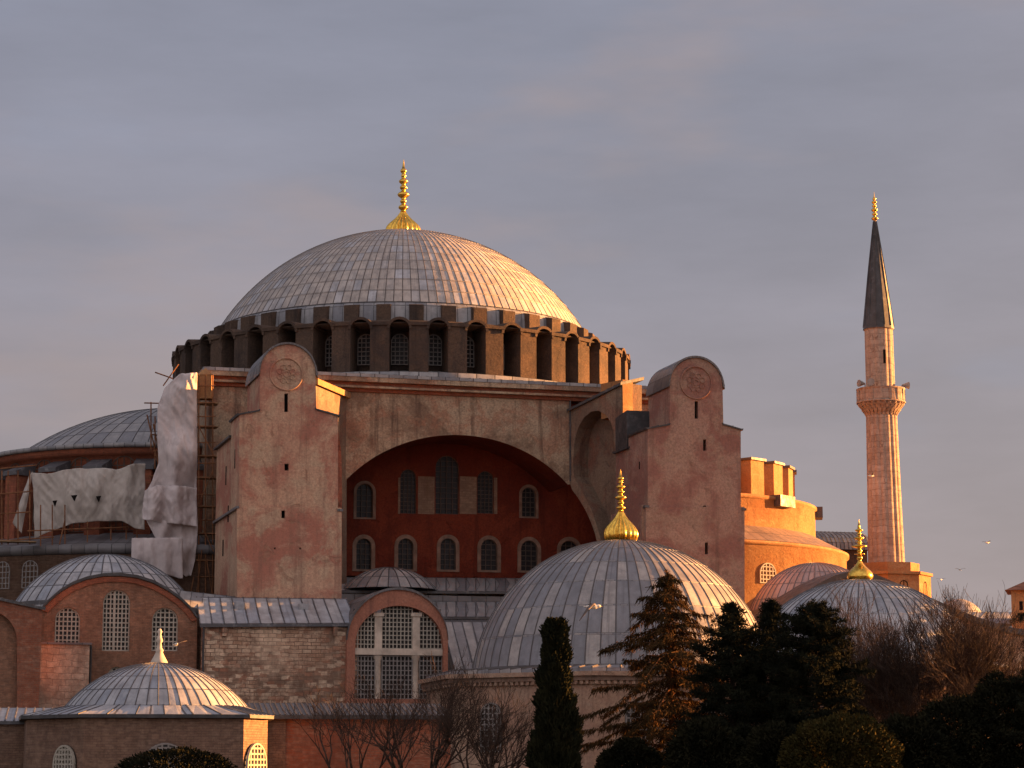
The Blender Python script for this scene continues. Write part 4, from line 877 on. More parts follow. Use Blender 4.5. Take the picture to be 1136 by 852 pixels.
mb = MB(); mb.slab((a.x, -0.5, b.z-0.02), (c.x, -0.5, b.z-0.02), (c.x, 4.5, b.z+0.72), (a.x, 4.5, b.z+0.72), 0.2, 0, 40, 1); mb.build('roof', M['lead_dark'], rann)

# ---- the right-hand tomb
TR = Frame(956.5, 740, 150, 14)
rtomb = empty('domed_tomb', TR.O, TR.yaw, 'blue grey domed tomb behind the bare tree at right, topped by a slender gold finial', 'tomb')
mb = MB(); top, rb, zb_, zc_, pf = domecap(mb, (956.5, 0), 143, 789, 133, TR, 60, 6.0, 0.085, 0.04)
for k in range(1, 6):
    f = k/6*21; i = int(f); r, z = [lerp(pf[i][q], pf[min(21, i+1)][q], f-i) for q in (0, 1)]
    mb.revolve((0, 0, zc_), [(r+0.025, z-0.06), (r+0.04, z), (r-0.05, z+0.05)], 120, 0)
td = mb.build('dome', M['lead_blue'], rtomb)
Hf = at(956, 580, TR.O.y).z-at(956, 645, TR.O.y).z
finial('finial', td, 0, 0, top-0.1, onion(Hf+0.2, 0.82, 0.33, ((0.22, 0.16), (0.42, 0.05), (0.20, 0.13), (0.62, 0.13), (0.20, 0.10), (0.38, 0.13), (0.16, 0.10), (0.32, 0.11), (0.12, 0.09))), 0)
mb = MB(); mb.revolve((0, 0, 0), [(rb+1.0, 0), (rb+1.0, zb_-0.9), (rb+1.3, zb_-0.7), (rb+1.3, zb_-0.4)], 8, 0, smooth=False); mb.build('wall', M['brick_dim'], rtomb)  # darker brick puts the trees' shade into the wall's colour
mb = MB(); mb.revolve((0, 0, 0), [(rb+1.45, zb_-0.45), (rb+1.45, zb_-0.3), (rb-0.1, zb_+0.1)], 64, 0, nu=60, vs=[0, .3, 1]); mb.build('eave', M['lead_blue'], rtomb)

# ---- the long hall with a swooping gable, right
HL = Frame(945, 640, 190, 13)
hall = empty('stone_hall', HL.O, HL.yaw, 'long stone hall with a swooping dark coped gable behind the right tomb', 'hall')
H_ = lambda px, py: HL.B(px, py, 0)
sw = [(856, 690), (872, 674), (888, 660.5), (905.6, 648.5), (924, 639.5), (943.7, 634), (957, 634), (969, 638), (990, 647), (1010, 655), (1030, 664), (1057, 676), (1080, 685), (1103, 692.5), (1120, 697), (1160, 703)]
gp = [H_(*p) for p in sw]
mb = MB(); mb.wall(gp+[Vector((gp[-1].x, 0, 0)), Vector((gp[0].x, 0, 0))], [], (0, 12, 0)); mb.build('wall', M['stone'], hall)
mb = MB(); n = len(gp); v = []
for d, o in ((-0.45, 0.05), (12.2, 0.45), (-0.45, -0.42), (0.02, -0.46)):
    for p in gp: v.append((p.x, d, p.z+o))
mb.add(v, [(k, k+1, n+k+1, n+k) for k in range(n-1)]+[(k, 2*n+k, 2*n+k+1, k+1) for k in range(n-1)]+[(2*n+k, 3*n+k, 3*n+k+1, 2*n+k+1) for k in range(n-1)], 0); mb.build('coping', M['lead_brown'], hall)
a, b = H_(1085, 690), H_(1170, 692); mb = MB(); mb.slab(HL.B(1060, 690, 13), HL.B(1170, 694, 13), HL.B(1170, 679, 20), HL.B(1075, 679, 20), 0.2, 0, 10, 1); mb.build('roof', M['lead_blue'], hall)
c = HL.B(906, 690, 8); kk = at(906, 690, HL.O.y+8).y/FPX; pf = cap_profile(78*kk, 76*kk, 14, 0.15); mb = MB(); cz = HL.B(906, 703, 8).z
mb.revolve((c.x, 8, cz), pf, 90, 0, nu=50, vs=[i*0.4 for i in range(14)]); mb.ribs((c.x, 8, cz), pf, 50, 0.08, 0.05); mb.revolve((c.x, 8, 0), [(76*kk+.2, 0), (76*kk+.2, cz+pf[0][1])], 60, 0); mb.build('side_dome', M['lead_pink'], hall)
c = HL.B(1063, 690, 26); kk = (HL.O.y+26)/FPX; pf = cap_profile(30*kk, 29*kk, 10, 0.1); mb = MB(); cz = HL.B(1063, 694, 26).z
mb.revolve((c.x, 26, cz), pf, 40, 0, nu=24, vs=[i*0.5 for i in range(10)]); mb.build('far_dome', M['lead'], hall)
# small lead-roofed building seen between the bastion and the minaret
SB = Frame(928, 625, 250, 15)
sb = empty('lead_roofed_block', SB.O, SB.yaw, 'small dark block with a rounded lead roof between ochre bastion and minaret', 'building')
a, b = SB.B(900, 609, 0), SB.B(962, 609, 0); mb = MB(); mb.box(a.x, b.x, 0, 8, 0, a.z); mb.build('wall', M['drum'], sb)
mb = MB(); n = 12; v = []; hgt = SB.B(930, 591, 3).z-a.z
for x in (a.x-0.3, b.x+0.3):
    for k in range(n+1): t = math.pi*k/n; v.append((x, 4-4.4*math.cos(t), a.z+hgt*1.06*math.sin(t)**0.8 if 0 < k < n else a.z))
m_ = n+1; mb.add(v, [(k, k+1, m_+k+1, m_+k) for k in range(n)]+[tuple(range(m_))[::-1], tuple(range(m_, 2*m_))], 0, [[(0, k), (0, k+1), (14, k+1), (14, k)] for k in range(n)]+[[(0, 0)]*m_]*2)
for k in range(15): 
    x = lerp(a.x, b.x, k/14)
    for q in range(5): mb.bar((x, v[q][1], v[q][2]), (x, v[q+1][1], v[q+1][2]), 0.06, 0, 4)
mb.build('roof', M['lead_roof'], sb)
# house at the right edge
RH = Frame(1138, 690, 205, -14)
rh = empty('small_house', RH.O, RH.yaw, 'small ochre house with a brown hipped roof at the right edge', 'house')
a, b = RH.B(1121.5, 655, 0), RH.B(1165, 655, 0); mb = MB(); mb.box(a.x, b.x, 0, 5, 0, a.z); hw = mb.build('wall', M['orange'], rh)
mb = MB(); e = 0.5; zt4 = RH.B(1140, 640, 2.5).z; mb.add([(a.x-e, -e, a.z), (b.x+e, -e, a.z), (b.x+e, 5+e, a.z), (a.x-e, 5+e, a.z), (a.x+2, 2.5, zt4), (b.x-1.5, 2.5, zt4)], [(0, 1, 5, 4), (1, 2, 5), (2, 3, 4, 5), (3, 0, 4), (0, 3, 2, 1)]); mb.build('roof', M['tile'], rh)
p, q = RH.B(1131, 677, 0), RH.B(1134.5, 667, 0); mb = MB(); mb.box(p.x, q.x, -0.02, 0.1, p.z, q.z); mb.build('window', M['slit'], rh)

# ------------------------------------------------------------------ minaret
MN = Frame(984, 630, 243, 15)
mina = empty('minaret', MN.O, MN.yaw, 'tall fluted stone minaret with dark pointed cap and gold tip', 'minaret')
k_ = 243/FPX; zz = lambda py: at(975, py, 243).z
def lean(py): return (984-(975.5-984)*0, 0)
lx = lambda py: MN.local(at(lerp(983.6, 969.0, (630-py)/(630-215.0)), py, MN.O.y)).x
def fluted(prof, n, nf, amp, mi=0, mb=None):          # prof: (row, half-width px); the shaft leans a little
    mb = mb or MB(); v = []; k = len(prof)
    for i in range(n):
        t = 2*math.pi*i/n
        for py, hw in prof:
            r = hw*k_*(1-amp*(1-abs(math.cos(nf*t/2)))) if nf else hw*k_
            v.append((lx(py)+r*math.sin(t), -r*math.cos(t), zz(py)))
    f = [(i*k+q, ((i+1) % n)*k+q, ((i+1) % n)*k+q+1, i*k+q+1) for i in range(n) for q in range(k-1)]
    mb.add(v, f, mi); return mb
fluted([(640, 20.6), (620, 20.2), (560, 18.9), (500, 17.9), (462, 17.3)], 128, 16, 0.07).build('shaft', M['ashlar'], mina)
mb = fluted([(462, 17.6), (459, 19), (455, 21.5), (452, 23.5), (449, 26.3), (448, 26.4)], 96, 24, 0.10)
for row, (r0, r1), off in ((457.5, (18, 22), 0), (452.5, (21, 25.5), 0.5)):
    for i in range(26):
        t = 2*math.pi*(i+off)/26; er = Vector((math.sin(t), -math.cos(t), 0)); et = Vector((math.cos(t), math.sin(t), 0)); c = Vector((lx(row), 0, 0)); z0, z1 = zz(row+2.8), zz(row-2.2)
        v = [c+er*(r0*k_)-et*0.10+Vector((0, 0, z0)), c+er*(r0*k_)+et*0.10+Vector((0, 0, z0)), c+er*(r1*k_)+et*0.19+Vector((0, 0, z1)), c+er*(r1*k_)-et*0.19+Vector((0, 0, z1)), c+er*(r0*k_-0.2)-et*0.1+Vector((0, 0, z1)), c+er*(r0*k_-0.2)+et*0.1+Vector((0, 0, z1))]
        mb.add(v, [(0, 1, 2, 3), (0, 3, 4), (1, 5, 2), (3, 2, 5, 4)])
bal = mb.build('balcony', M['ashlar'], mina)
mb = fluted([(448, 27.2), (447, 27.6), (446, 26.6), (434, 26.2), (433, 27.2), (431.8, 27.2), (431.8, 25.0), (446, 24.5)], 32, 0, 0)
for i in range(16):
    t = 2*math.pi*i/16; er = Vector((math.sin(t), -math.cos(t), 0)); et = Vector((math.cos(t), math.sin(t), 0)); c = Vector((lx(440), 0, 0))
    v = [c+er*(r*k_)+et*s_+Vector((0, 0, z)) for z in (zz(446), zz(432)) for r, s_ in ((25.5, -0.12), (27.1, -0.12), (27.1, 0.12), (25.5, 0.12))]
    mb.add(v, [(0, 3, 2, 1), (4, 5, 6, 7), (0, 1, 5, 4), (1, 2, 6, 5), (2, 3, 7, 6), (3, 0, 4, 7)])
mb.build('parapet', M['ashlar'], bal)
fluted([(447, 16.8), (437, 16.3), (367, 15.9), (366.5, 16.6), (365, 16.8)], 96, 12, 0.06).build('upper_shaft', M['ashlar'], mina)
mb = MB(); p = Vector((lx(398)-0.1, -15.9*k_-0.02, zz(398))); mb.box(p.x-0.12, p.x+0.12, p.y-0.06, p.y+0.2, p.z-0.7, p.z+0.7); mb.build('slit_window', M['slit'], mina)
sp = fluted([(366, 17.6), (363, 17.1), (340, 14.5), (300, 9.2), (260, 3.6), (246, 1.7), (244, 1.5)], 12, 0, 0)
for i in range(12):
    t = 2*math.pi*i/12
    for (a, ra), (b, rb_) in (((363, 17.2), (300, 9.3)), ((300, 9.3), (246, 1.8))):
        sp.bar((lx(a)+ra*k_*math.sin(t), -ra*k_*math.cos(t), zz(a)), (lx(b)+rb_*k_*math.sin(t), -rb_*k_*math.cos(t), zz(b)), 0.06, 0, 4)
spire = sp.build('spire', M['lead_dark'], mina)
H4 = zz(213)-zz(246)
finial('finial', spire, lx(232), 0, zz(246), [(0.2, 0, 0)]+[(0.09+(r-0.09)*math.sin(t*math.pi), H4*(z+dz*t), 0) for z, dz, r in ((0.02, .16, .36), (.18, .13, .27), (.31, .15, .34), (.46, .12, .24), (.58, .13, .28), (.71, .10, .18)) for t in np.linspace(0, 1, 6)]+[(0.05, H4*0.85, 0), (0.01, H4, 0)])
def loudspeaker(x, y, z, a):
    mb = MB(); d = Vector((math.cos(a), math.sin(a), 0)); mb.bar((x, y, z), Vector((x, y, z))+d*0.75, 0.08, 0, 10, 0.38); mb.bar((x, y, z-0.75), (x, y, z), 0.05, 0, 6); return mb.build('loudspeaker', M['lattice_grey'], mina)
loudspeaker(lx(432)-22.5*k_, -0.8, zz(428), math.pi*1.05); loudspeaker(lx(432)-18*k_, -1.2, zz(427.5), -1.9); loudspeaker(lx(432)+22*k_, -0.8, zz(428), -0.1)
mb = MB(); a8 = R(22.5); rB = 33*k_*1.45
pts = [(lx(640)+rB*math.sin(a8+R(45)*i), -rB*math.cos(a8+R(45)*i)) for i in range(8)]; zt5 = zz(637)
hs = [(x*1, y) for x, y in pts]; poly_prism(mb, pts, 0, zt5-0.3); poly_prism(mb, [(lx(640)+(x-lx(640))*1.05, y*1.05) for x, y in pts], zt5-0.29, zt5, 0)
poly_prism(mb, [(lx(640)+(x-lx(640))*0.75, y*0.75) for x, y in pts], zt5, zz(626), 0); pb_ = mb.build('pedestal', M['orange'], mina)
for i in (0, 1, 2, 7): face_window(pb_, pts[i], pts[(i+1) % 8], 0.5, zt5-2.4, zt5-0.9, 0.9, 2, 2, [M['slit'], M['slit']], -0.15)

# ------------------------------------------------------------------ scaffolding and sheets on the church's left corner
def cloth(name, top, bot, plane, nx, ny, amp, mat, label, cat='sheeting', seed=0, Fr=CH):
    """a hanging sheet between an upper and a lower edge (photo points on the plane d), with folds"""
    rng = np.random.RandomState(seed); ph = rng.rand(8)*6.28
    def along(pl, s):
        L = [0]; 
        for a, b in zip(pl, pl[1:]): L.append(L[-1]+math.hypot(b[0]-a[0], b[1]-a[1]))
        q = s*L[-1]; i = max(0, min(len(pl)-2, int(np.searchsorted(L, q, 'right')-1))); t = (q-L[i])/max(1e-6, L[i+1]-L[i]); return lerp(pl[i][0], pl[i+1][0], t), lerp(pl[i][1], pl[i+1][1], t)
    v = []; off = Vector((rng.rand()*50, rng.rand()*50, rng.rand()*50))
    for j in range(ny+1):
        for i in range(nx+1):
            s, t = i/nx, j/ny; a, b = along(top, s), along(bot, s); p = Fr.B(lerp(a[0], b[0], t)+1.6*noise.noise(Vector((s*6, t*5, seed)))*amp, lerp(a[1], b[1], t)+2.2*noise.noise(Vector((s*7, t*3, seed+9)))*amp, plane(s) if callable(plane) else plane)
            q = Vector((p.x*0.9, 0, p.z*0.35))+off; w = noise.noise(q)*1.3
            q = Vector((p.x*1.6+p.z*0.9, 0, p.z*0.5-p.x*0.4))+off; w += (0.5-abs(noise.noise(q)))*0.5
            q = Vector((p.x*3.1-p.z*1.5, 0, p.z*1.1))+off; w += (0.5-abs(noise.noise(q)))*0.18
            w += 0.8*math.sin(t*math.pi)*math.sin(s*math.pi)
            v.append(p+Vector((0, -w*amp, 0)))
    f = [(j*(nx+1)+i, j*(nx+1)+i+1, (j+1)*(nx+1)+i+1, (j+1)*(nx+1)+i) for j in range(ny) for i in range(nx)]
    mb = MB(); mb.add(v, f, 0, None, True); o = mb.build(name, mat); o.location = Fr.O; o.rotation_euler = (0, 0, Fr.yaw)
    sol = o.modifiers.new('thickness', 'SOLIDIFY'); sol.thickness = 0.02
    return tag(o, label, cat)
DSC = -24.5
cloth('scaffold_sheet', [(198, 416), (183, 430), (175, 452), (174, 485), (176, 514), (168, 534), (160, 548), (160, 572), (168, 588), (176, 606), (192, 627), (206, 640)], [(218, 414), (218.5, 450), (218.5, 500), (218.5, 560), (218, 600), (217, 622), (212, 638)], DSC, 90, 40, 0.7, M['tarp'], 'tall pale sheet draped down the scaffold tower beside the left pink tower', seed=1)
cloth('scaffold_sheet', [(160, 545), (176, 538), (218.5, 541)], [(158, 576), (178, 580), (218.5, 584)], DSC-0.75, 50, 36, 0.7, M['tarp'], 'sagging bulged pale sheet tied across the middle of the tall one', seed=3)
cloth('scaffold_sheet', [(146, 597), (175, 597), (202, 596.5)], [(145, 626), (175, 635), (203, 642)], DSC-1.3, 40, 30, 0.35, M['tarp'], 'small square pale sheet above the lead dome of the brick gable', seed=5)
nets = cloth('scaffold_net', [(36, 524), (52, 526), (75, 521), (100, 519), (128, 521), (145, 516), (161, 514.5)], [(38, 598), (46, 594), (60, 588), (80, 581), (105, 578), (135, 578), (150, 586), (160, 588)], lambda s: -18.6-3.0*math.sin(min(1, s*1.15)*math.pi/2), 110, 60, 0.55, M['tarp_mesh'], 'wide grey net hung before the brick drum at left, with three small tears', 'netting', seed=6)
cloth('scaffold_net', [(33, 527), (36, 523)], [(14, 580), (24, 592)], -18.6, 14, 30, 0.5, M['tarp_mesh'], 'loose strip of grey net flapping left of the wide one', 'netting', seed=7)
for (x, y, w) in ((82.5, 552, 7), (61, 558, 5), (109.5, 553, 5.5)):
    # dark tears
    a = [CH.B(x-w/2, y-2.5, -22.25), CH.B(x+w/2, y-3, -22.25), CH.B(x+0.3, y+4, -22.25)]; mb = MB(); mb.wall(a, [], (0, 0.25, 0)); o = mb.build('tear', M['slit'], nets)
scf = empty('scaffolding', CH.O, CH.yaw, 'rusty pole scaffolding with planks and ladders on the left corner of the church', 'scaffolding')
def pole(a, b, r=0.055):
    mb = MB(); mb.bar(a, b, r, 0, 6); return mb.build('pole', M['rust'], scf)
def spole(px, y0, y1, d, r=0.06): a, b = CH.B(px, y1, d), CH.B(px, y0, d); return pole((a.x, d, a.z), (a.x+(b.x-a.x), d, b.z), r)
for px in (220.5, 228, 236):
    for d in (-24.3, -22.6): spole(px, 416 if d < -23 else 425, 668, d)
for k, y in enumerate((428, 447, 462, 473, 491, 506, 514, 530, 549, 562, 577, 592, 605, 622, 640)):
    a, b = CH.B(218, y, -24.35), CH.B(239, y, -24.35); pole(a, b, 0.05)
    if k % 2: mb = MB(); mb.box(a.x, b.x+0.3, -24.2, -22.7, a.z+0.05, a.z+0.13); mb.build('plank', M['plank'], scf)
for (x0, y0, x1, y1) in ((219, 470, 237, 505), (237, 520, 220, 560), (220, 575, 237, 612), (224, 610, 218, 660), (229, 620, 236, 662), (215, 640, 211, 660)): pole(CH.B(x0, y0, -24.6), CH.B(x1, y1, -24.6), 0.045)
for px, y0, y1 in ((167.5, 446, 500), (172, 462, 520), (175.5, 458, 540), (179, 452, 545), (183, 440, 530)): spole(px, y0, y1, -22.8, 0.055)
for (x0, y0, x1, y1) in ((160, 447, 180, 447.5), (168, 482, 186, 484), (170, 500, 187, 503), (172, 413, 192, 420), (181, 428, 198, 404), (165, 528, 186, 529), (180, 527, 202, 525), (163, 460, 176, 516), (170, 470, 184, 540), (162, 535, 190, 545)): pole(CH.B(x0, y0, -23.2), CH.B(x1, y1, -23.2), 0.055)
for px in (45, 58, 72, 97, 123, 140, 152): spole(px, 560, 606, -20.8, 0.05)
for (x0, y0, x1, y1) in ((0, 520, 40, 516), (0, 548, 36, 545), (0, 570, 34, 568), (30, 589, 160, 584), (3, 600, 60, 596), (66, 604, 72, 577)): pole(CH.B(x0, y0, -20.9), CH.B(x1, y1, -20.9), 0.055)
for px in (2, 9, 20, 33): spole(px, 522, 604, -20.7, 0.055)
mb = MB(); a, b = CH.B(-4, 594, -21), CH.B(40, 602, -21); mb.box(a.x, b.x, -21.4, -20.2, b.z, b.z+0.1); mb.build('plank', M['plank'], scf)
# corner pier catching the sun at the top of the scaffold
mb = MB(); c = CH.B(228, 420, -23.4); h0, h1, h2 = CH.B(228, 430, -23.4).z, CH.B(228, 417, -23.4).z, CH.B(228, 408, -23.4).z; w = 0.82
pt = [(c.x+w*math.sin(t), -23.4-w*math.cos(t)) for t in (R(30), R(120), R(210), R(300))]; poly_prism(mb, pt, h0-1, h1)
mb.add([(x, y, h1) for x, y in [(c.x+(x-c.x)*1.15, -23.4+(y+23.4)*1.15) for x, y in pt]]+[(c.x, -23.4, h2)], [(0, 1, 4), (1, 2, 4), (2, 3, 4), (3, 0, 4), (3, 2, 1, 0)]); mb.build('corner_pier', M['orange'], church)

# ------------------------------------------------------------------ small gilded finial of a fountain below the frame
FK = Frame(57, 845, 118, 0)
fk = empty('fountain_kiosk', FK.O, 0, 'tiny gilded finial of a low fountain roof at the lower left corner', 'fountain')
mb = MB(); mb.revolve((0, 0, 0), [(1.0, 0), (1.0, 1.0), (1.1, 1.05), (1.1, 1.12)], 24, 0); mb.build('basin_wall', M['marble'], fk)
mb = MB(); mb.revolve((0, 0, 1.12), [(1.15, 0), (0.95, 0.15), (0.5, 0.30), (0.12, 0.36)], 24, 0, nu=16); mb.build('roof', M['lead_blue'], fk)
zf = at(57, 836, 118).z; finial('finial', fk, 0, 0, 1.45, onion(zf-1.45, 0.20, 0.38), 0)
# ------------------------------------------------------------------ trees and shrubs
def orient(n, C_, Dv, Ln, Wd, rng):                   # leaf quads at C_ along Dv
    D_ = Dv/np.linalg.norm(Dv, axis=1, keepdims=True); rnd = rng.normal(size=(n, 3)); S_ = np.cross(D_, rnd); S_ /= np.linalg.norm(S_, axis=1, keepdims=True)+1e-9
    Ln = np.asarray(Ln).reshape(-1, 1); Wd = np.asarray(Wd).reshape(-1, 1)
    return np.stack([C_-S_*Wd*0.5, C_+S_*Wd*0.5, C_+D_*Ln+S_*Wd*0.28, C_+D_*Ln-S_*Wd*0.28], axis=1)
def tree_root(name, px, Y, label, cat='tree', group=None):
    o = at(px, 850, Y); return empty(name, (o.x, o.y, 0), random.uniform(-0.3, 0.3)*0, label, cat, group)

def cypress(px, Y, rows, label, seed=1, n=30000):
    rng = np.random.RandomState(seed); k = Y/FPX; t = tree_root('cypress_tree', px, Y, label); ys = [r[0] for r in rows]; ws = [r[1] for r in rows]; cs = [r[2] for r in rows]
    zt_ = at(px, rows[0][0], Y).z
    mb = MB(); mb.bar((0, 0, 0), (0, 0, zt_*0.9), 0.16, 0, 8, 0.03); mb.build('trunk', M['bark'], t)
    zz_ = rng.rand(n)**0.85*zt_; py = 850-(zz_-EYE)/k; w = np.interp(py, ys, ws)*k; c = (np.interp(py, ys, cs)-px)*k
    a = rng.rand(n)*2*np.pi; rr = np.sqrt(rng.uniform(0.35, 1.0, n))
    bump = 0.86+0.15*np.sin(a*3+zz_*2.3)+0.13*np.sin(a*5-zz_*4.1+1)+0.10*np.sin(a*2+zz_*7.7)
    P_ = np.stack([c+w*rr*bump*np.cos(a), w*rr*bump*np.sin(a), zz_-0.1], 1); D_ = np.stack([np.cos(a)*0.55, np.sin(a)*0.55, np.ones(n)], 1)+rng.normal(size=(n, 3))*0.28
    quads_mesh('crown', orient(n, P_, D_, rng.uniform(0.10, 0.26, n), rng.uniform(0.05, 0.09, n), rng), M['cypress'], t)

def conifer(name, px, Y, ytop, half, label, mat, bark, seed, nb=90, droop=0.5, hang=1.0, lean=0.0, tuft=False, density=1.0, step=0.10, leaf=(0.10, 0.22), zlow=0.8, group=None, upt=0.0):
    """half: list of (row, half-width px) of the crown outline"""
    rng = np.random.RandomState(seed); k = Y/FPX; t = tree_root(name, px, Y, label, 'tree', group); zt_ = at(px, ytop, Y).z
    bx = lambda z: lean*(1-z/zt_)
    mb = MB(); prev = None
    for i in range(12):
        z0, z1 = zt_*i/12, zt_*(i+1)/12; mb.bar((bx(z0), 0, z0), (bx(z1), 0, z1), 0.20*(1-i/12)+0.02, 0, 8, 0.20*(1-(i+1)/12)+0.02)
    tr_ = mb.build('trunk', bark, t)
    bm_ = MB(); PC, PD, PL = [], [], []
    for b in range(nb):
        f = ((b+rng.rand()*0.8)/nb)**0.9; z = lerp(zlow, zt_-0.15, f); py = 850-(z-EYE)/k; L = np.interp(py, [h[0] for h in half], [h[1] for h in half])*k*(rng.uniform(0.62, 1.08) if tuft else rng.uniform(0.40, 1.22))
        if L < 0.08: L = 0.08
        a = b*2.39996+rng.rand()*0.5; out = np.array([math.cos(a), math.sin(a), 0]); p = np.array([bx(z), 0, z]); pts = [p]; ns = max(3, int(L/0.22)); slope = (rng.uniform(-0.05, 0.35) if tuft else rng.uniform(-0.25, 0.6))*(1.0-f*0.2)+upt
        for s in range(ns):
            u = (s+1)/ns; dz = slope-droop*u*1.3+max(0, u-0.7)*1.5*droop; d = out+np.array([0, 0, dz])+rng.normal(size=3)*0.10; d /= np.linalg.norm(d); p = p+d*L/ns; pts.append(p)
        for s in range(ns): bm_.bar(pts[s], pts[s+1], 0.035*(1-s/ns)+0.008, 0, 4, 0.035*(1-(s+1)/ns)+0.006)
        side = np.array([-out[1], out[0], 0])
        if not tuft:
            for s in range(1, ns+1):
                m_ = int(16*density*(0.5+s/ns)); q = pts[s-1]+(pts[s]-pts[s-1])*rng.rand(m_, 1)+side*rng.normal(size=(m_, 1))*0.12*(1+1.2*L*(1-s/ns))*0.6
                PC.append(q+rng.normal(size=(m_, 3))*0.04); dd = out*0.5+side*rng.normal(size=(m_, 1))*0.8+np.array([0, 0, -hang])*rng.uniform(0.3, 1.4, (m_, 1)); PD.append(dd+rng.normal(size=(m_, 3))*0.25)
                PL.append(rng.uniform(leaf[0], leaf[1], m_)*(1+0.9*(rng.rand(m_) < 0.25)))
        else:
            cl = [pts[-1]]+[pts[i] for i in range(max(1, ns//3), ns, 1)]
            cl += [c+side*rng.uniform(-0.5, 0.5)*L*0.5+np.array([0, 0, rng.uniform(-0.05, 0.15)]) for c in cl[1:]]
            for c in cl:
                m_ = int(rng.uniform(60, 110)*density); dd = rng.normal(size=(m_, 3))+np.array([0, 0, 0.55]); dd /= np.linalg.norm(dd, axis=1, keepdims=True); rad = rng.uniform(0.10, 0.20)
                PC.append(c+dd*rad*rng.rand(m_, 1)**0.6); PD.append(dd+rng.normal(size=(m_, 3))*0.3); PL.append(rng.uniform(leaf[0], leaf[1], m_))
    # leader
    m_ = 120; zz_ = rng.uniform(zt_-1.0, zt_, m_); PC.append(np.stack([rng.normal(size=m_)*0.05, rng.normal(size=m_)*0.05, zz_], 1)); PD.append(rng.normal(size=(m_, 3))+np.array([0, 0, 0.6])); PL.append(rng.uniform(0.1, 0.2, m_))
    bm_.build('limbs', bark, t)
    C_ = np.concatenate(PC); D_ = np.concatenate(PD); L_ = np.concatenate(PL); n = len(C_)
    quads_mesh('crown', orient(n, C_, D_, L_, rng.uniform(0.025, 0.055, n)*(1.0 if not tuft else 0.8), rng), mat, t); return t

def bare_tree(px, Y, ytop, stems, spread, label, seed, group=None, twigs=1.0, base_r=0.11, upright=0.35):
    rng = random.Random(seed); t = tree_root('bare_tree', px, Y, label, 'tree', group); H = at(px, ytop, Y).z
    tm, bm_ = MB(), MB()
    def grow(p, d, L, r, depth):
        n = 4 if depth < 3 else 3; pts = [p]
        for i in range(n):
            d = (d+Vector((rng.gauss(0, 0.13), rng.gauss(0, 0.13), rng.gauss(0, 0.06)+upright*0.14))).normalized(); p = p+d*L/n; pts.append(p)
        mbx = tm if depth == 0 else bm_
        for i in range(n): mbx.bar(pts[i], pts[i+1], max(0.007, lerp(r, r*0.62, i/n)), 0, 6 if depth < 2 else 3, max(0.006, lerp(r, r*0.62, (i+1)/n)))
        if depth >= 5: return
        kids = {0: 4, 1: 4, 2: 4, 3: 4, 4: 3}[depth]; kids = max(2, int(kids*twigs+rng.random()*0.6))
        for k in range(kids):
            f = rng.uniform(0.35, 1.0) if k else 1.0; q = pts[min(n, max(1, int(round(f*n))))]; ang = rng.uniform(0.25, 0.75) if k else rng.uniform(0.05, 0.3)
            ax = d.cross(Vector((rng.gauss(0, 1), rng.gauss(0, 1), rng.gauss(0, 1)))).normalized(); nd = (Matrix.Rotation(ang, 3, ax) @ d)
            nd = (nd+Vector((0, 0, upright*0.5))).normalized(); grow(q, nd, L*rng.uniform(0.52, 0.82), r*rng.uniform(0.42, 0.62), depth+1)
    for s in range(stems):
        a = 2*math.pi*s/stems+rng.uniform(-0.5, 0.5); tilt = spread*rng.uniform(0.4, 1.1); d = Vector((math.cos(a)*tilt, math.sin(a)*tilt, 1)).normalized()
        grow(Vector((math.cos(a)*0.15, math.sin(a)*0.15, 0)), d, H*0.36, base_r*rng.uniform(0.7, 1.1), 0)
    # fit the height to the picture
    zs_ = sorted(v[2] for v in bm_.v); zm = zs_[int(len(zs_)*0.994)]; s_ = H/zm
    for m_ in (tm, bm_): m_.v = [(x*s_, y*s_, z*s_) for x, y, z in m_.v]
    tm.build('trunk', M['bark'], t); bm_.build('branches', M['twig'], t); return t

def round_shrub(name, px, Y, ytop, halfpx, label, mat, seed, n=16000, leaf=(0.06, 0.14), group=None, rough=0.16, cat='shrub'):
    rng = np.random.RandomState(seed); k = Y/FPX; t = tree_root(name, px, Y, label, cat, group); zt_ = at(px, ytop, Y).z; rw = halfpx*k; zc_ = zt_*0.45
    mb = MB()
    for i in range(7):
        a = i*0.9+seed; mb.bar((0.05*math.cos(a), 0.05*math.sin(a), 0), (rw*0.55*math.cos(a), rw*0.55*math.sin(a), zt_*rng.uniform(0.5, 0.8)), 0.04, 0, 5, 0.012)
    mb.build('stems', M['bark'], t)
    d = rng.normal(size=(n, 3)); d /= np.linalg.norm(d, axis=1, keepdims=True); cl = rng.normal(size=(60, 3)); cl /= np.linalg.norm(cl, axis=1, keepdims=True); h = np.max((d@cl.T)**24, axis=1)
    r = (1-rough+rough*1.6*h)*np.cbrt(rng.uniform(0.55, 1, n)); P_ = np.stack([d[:, 0]*rw*r, d[:, 1]*rw*r, zc_+d[:, 2]*np.where(d[:, 2] > 0, zt_-zc_, zc_)*r], 1)
    quads_mesh('foliage', orient(n, P_, d+rng.normal(size=(n, 3))*0.5, rng.uniform(leaf[0], leaf[1], n), rng.uniform(0.05, 0.10, n), rng), mat, t); return t

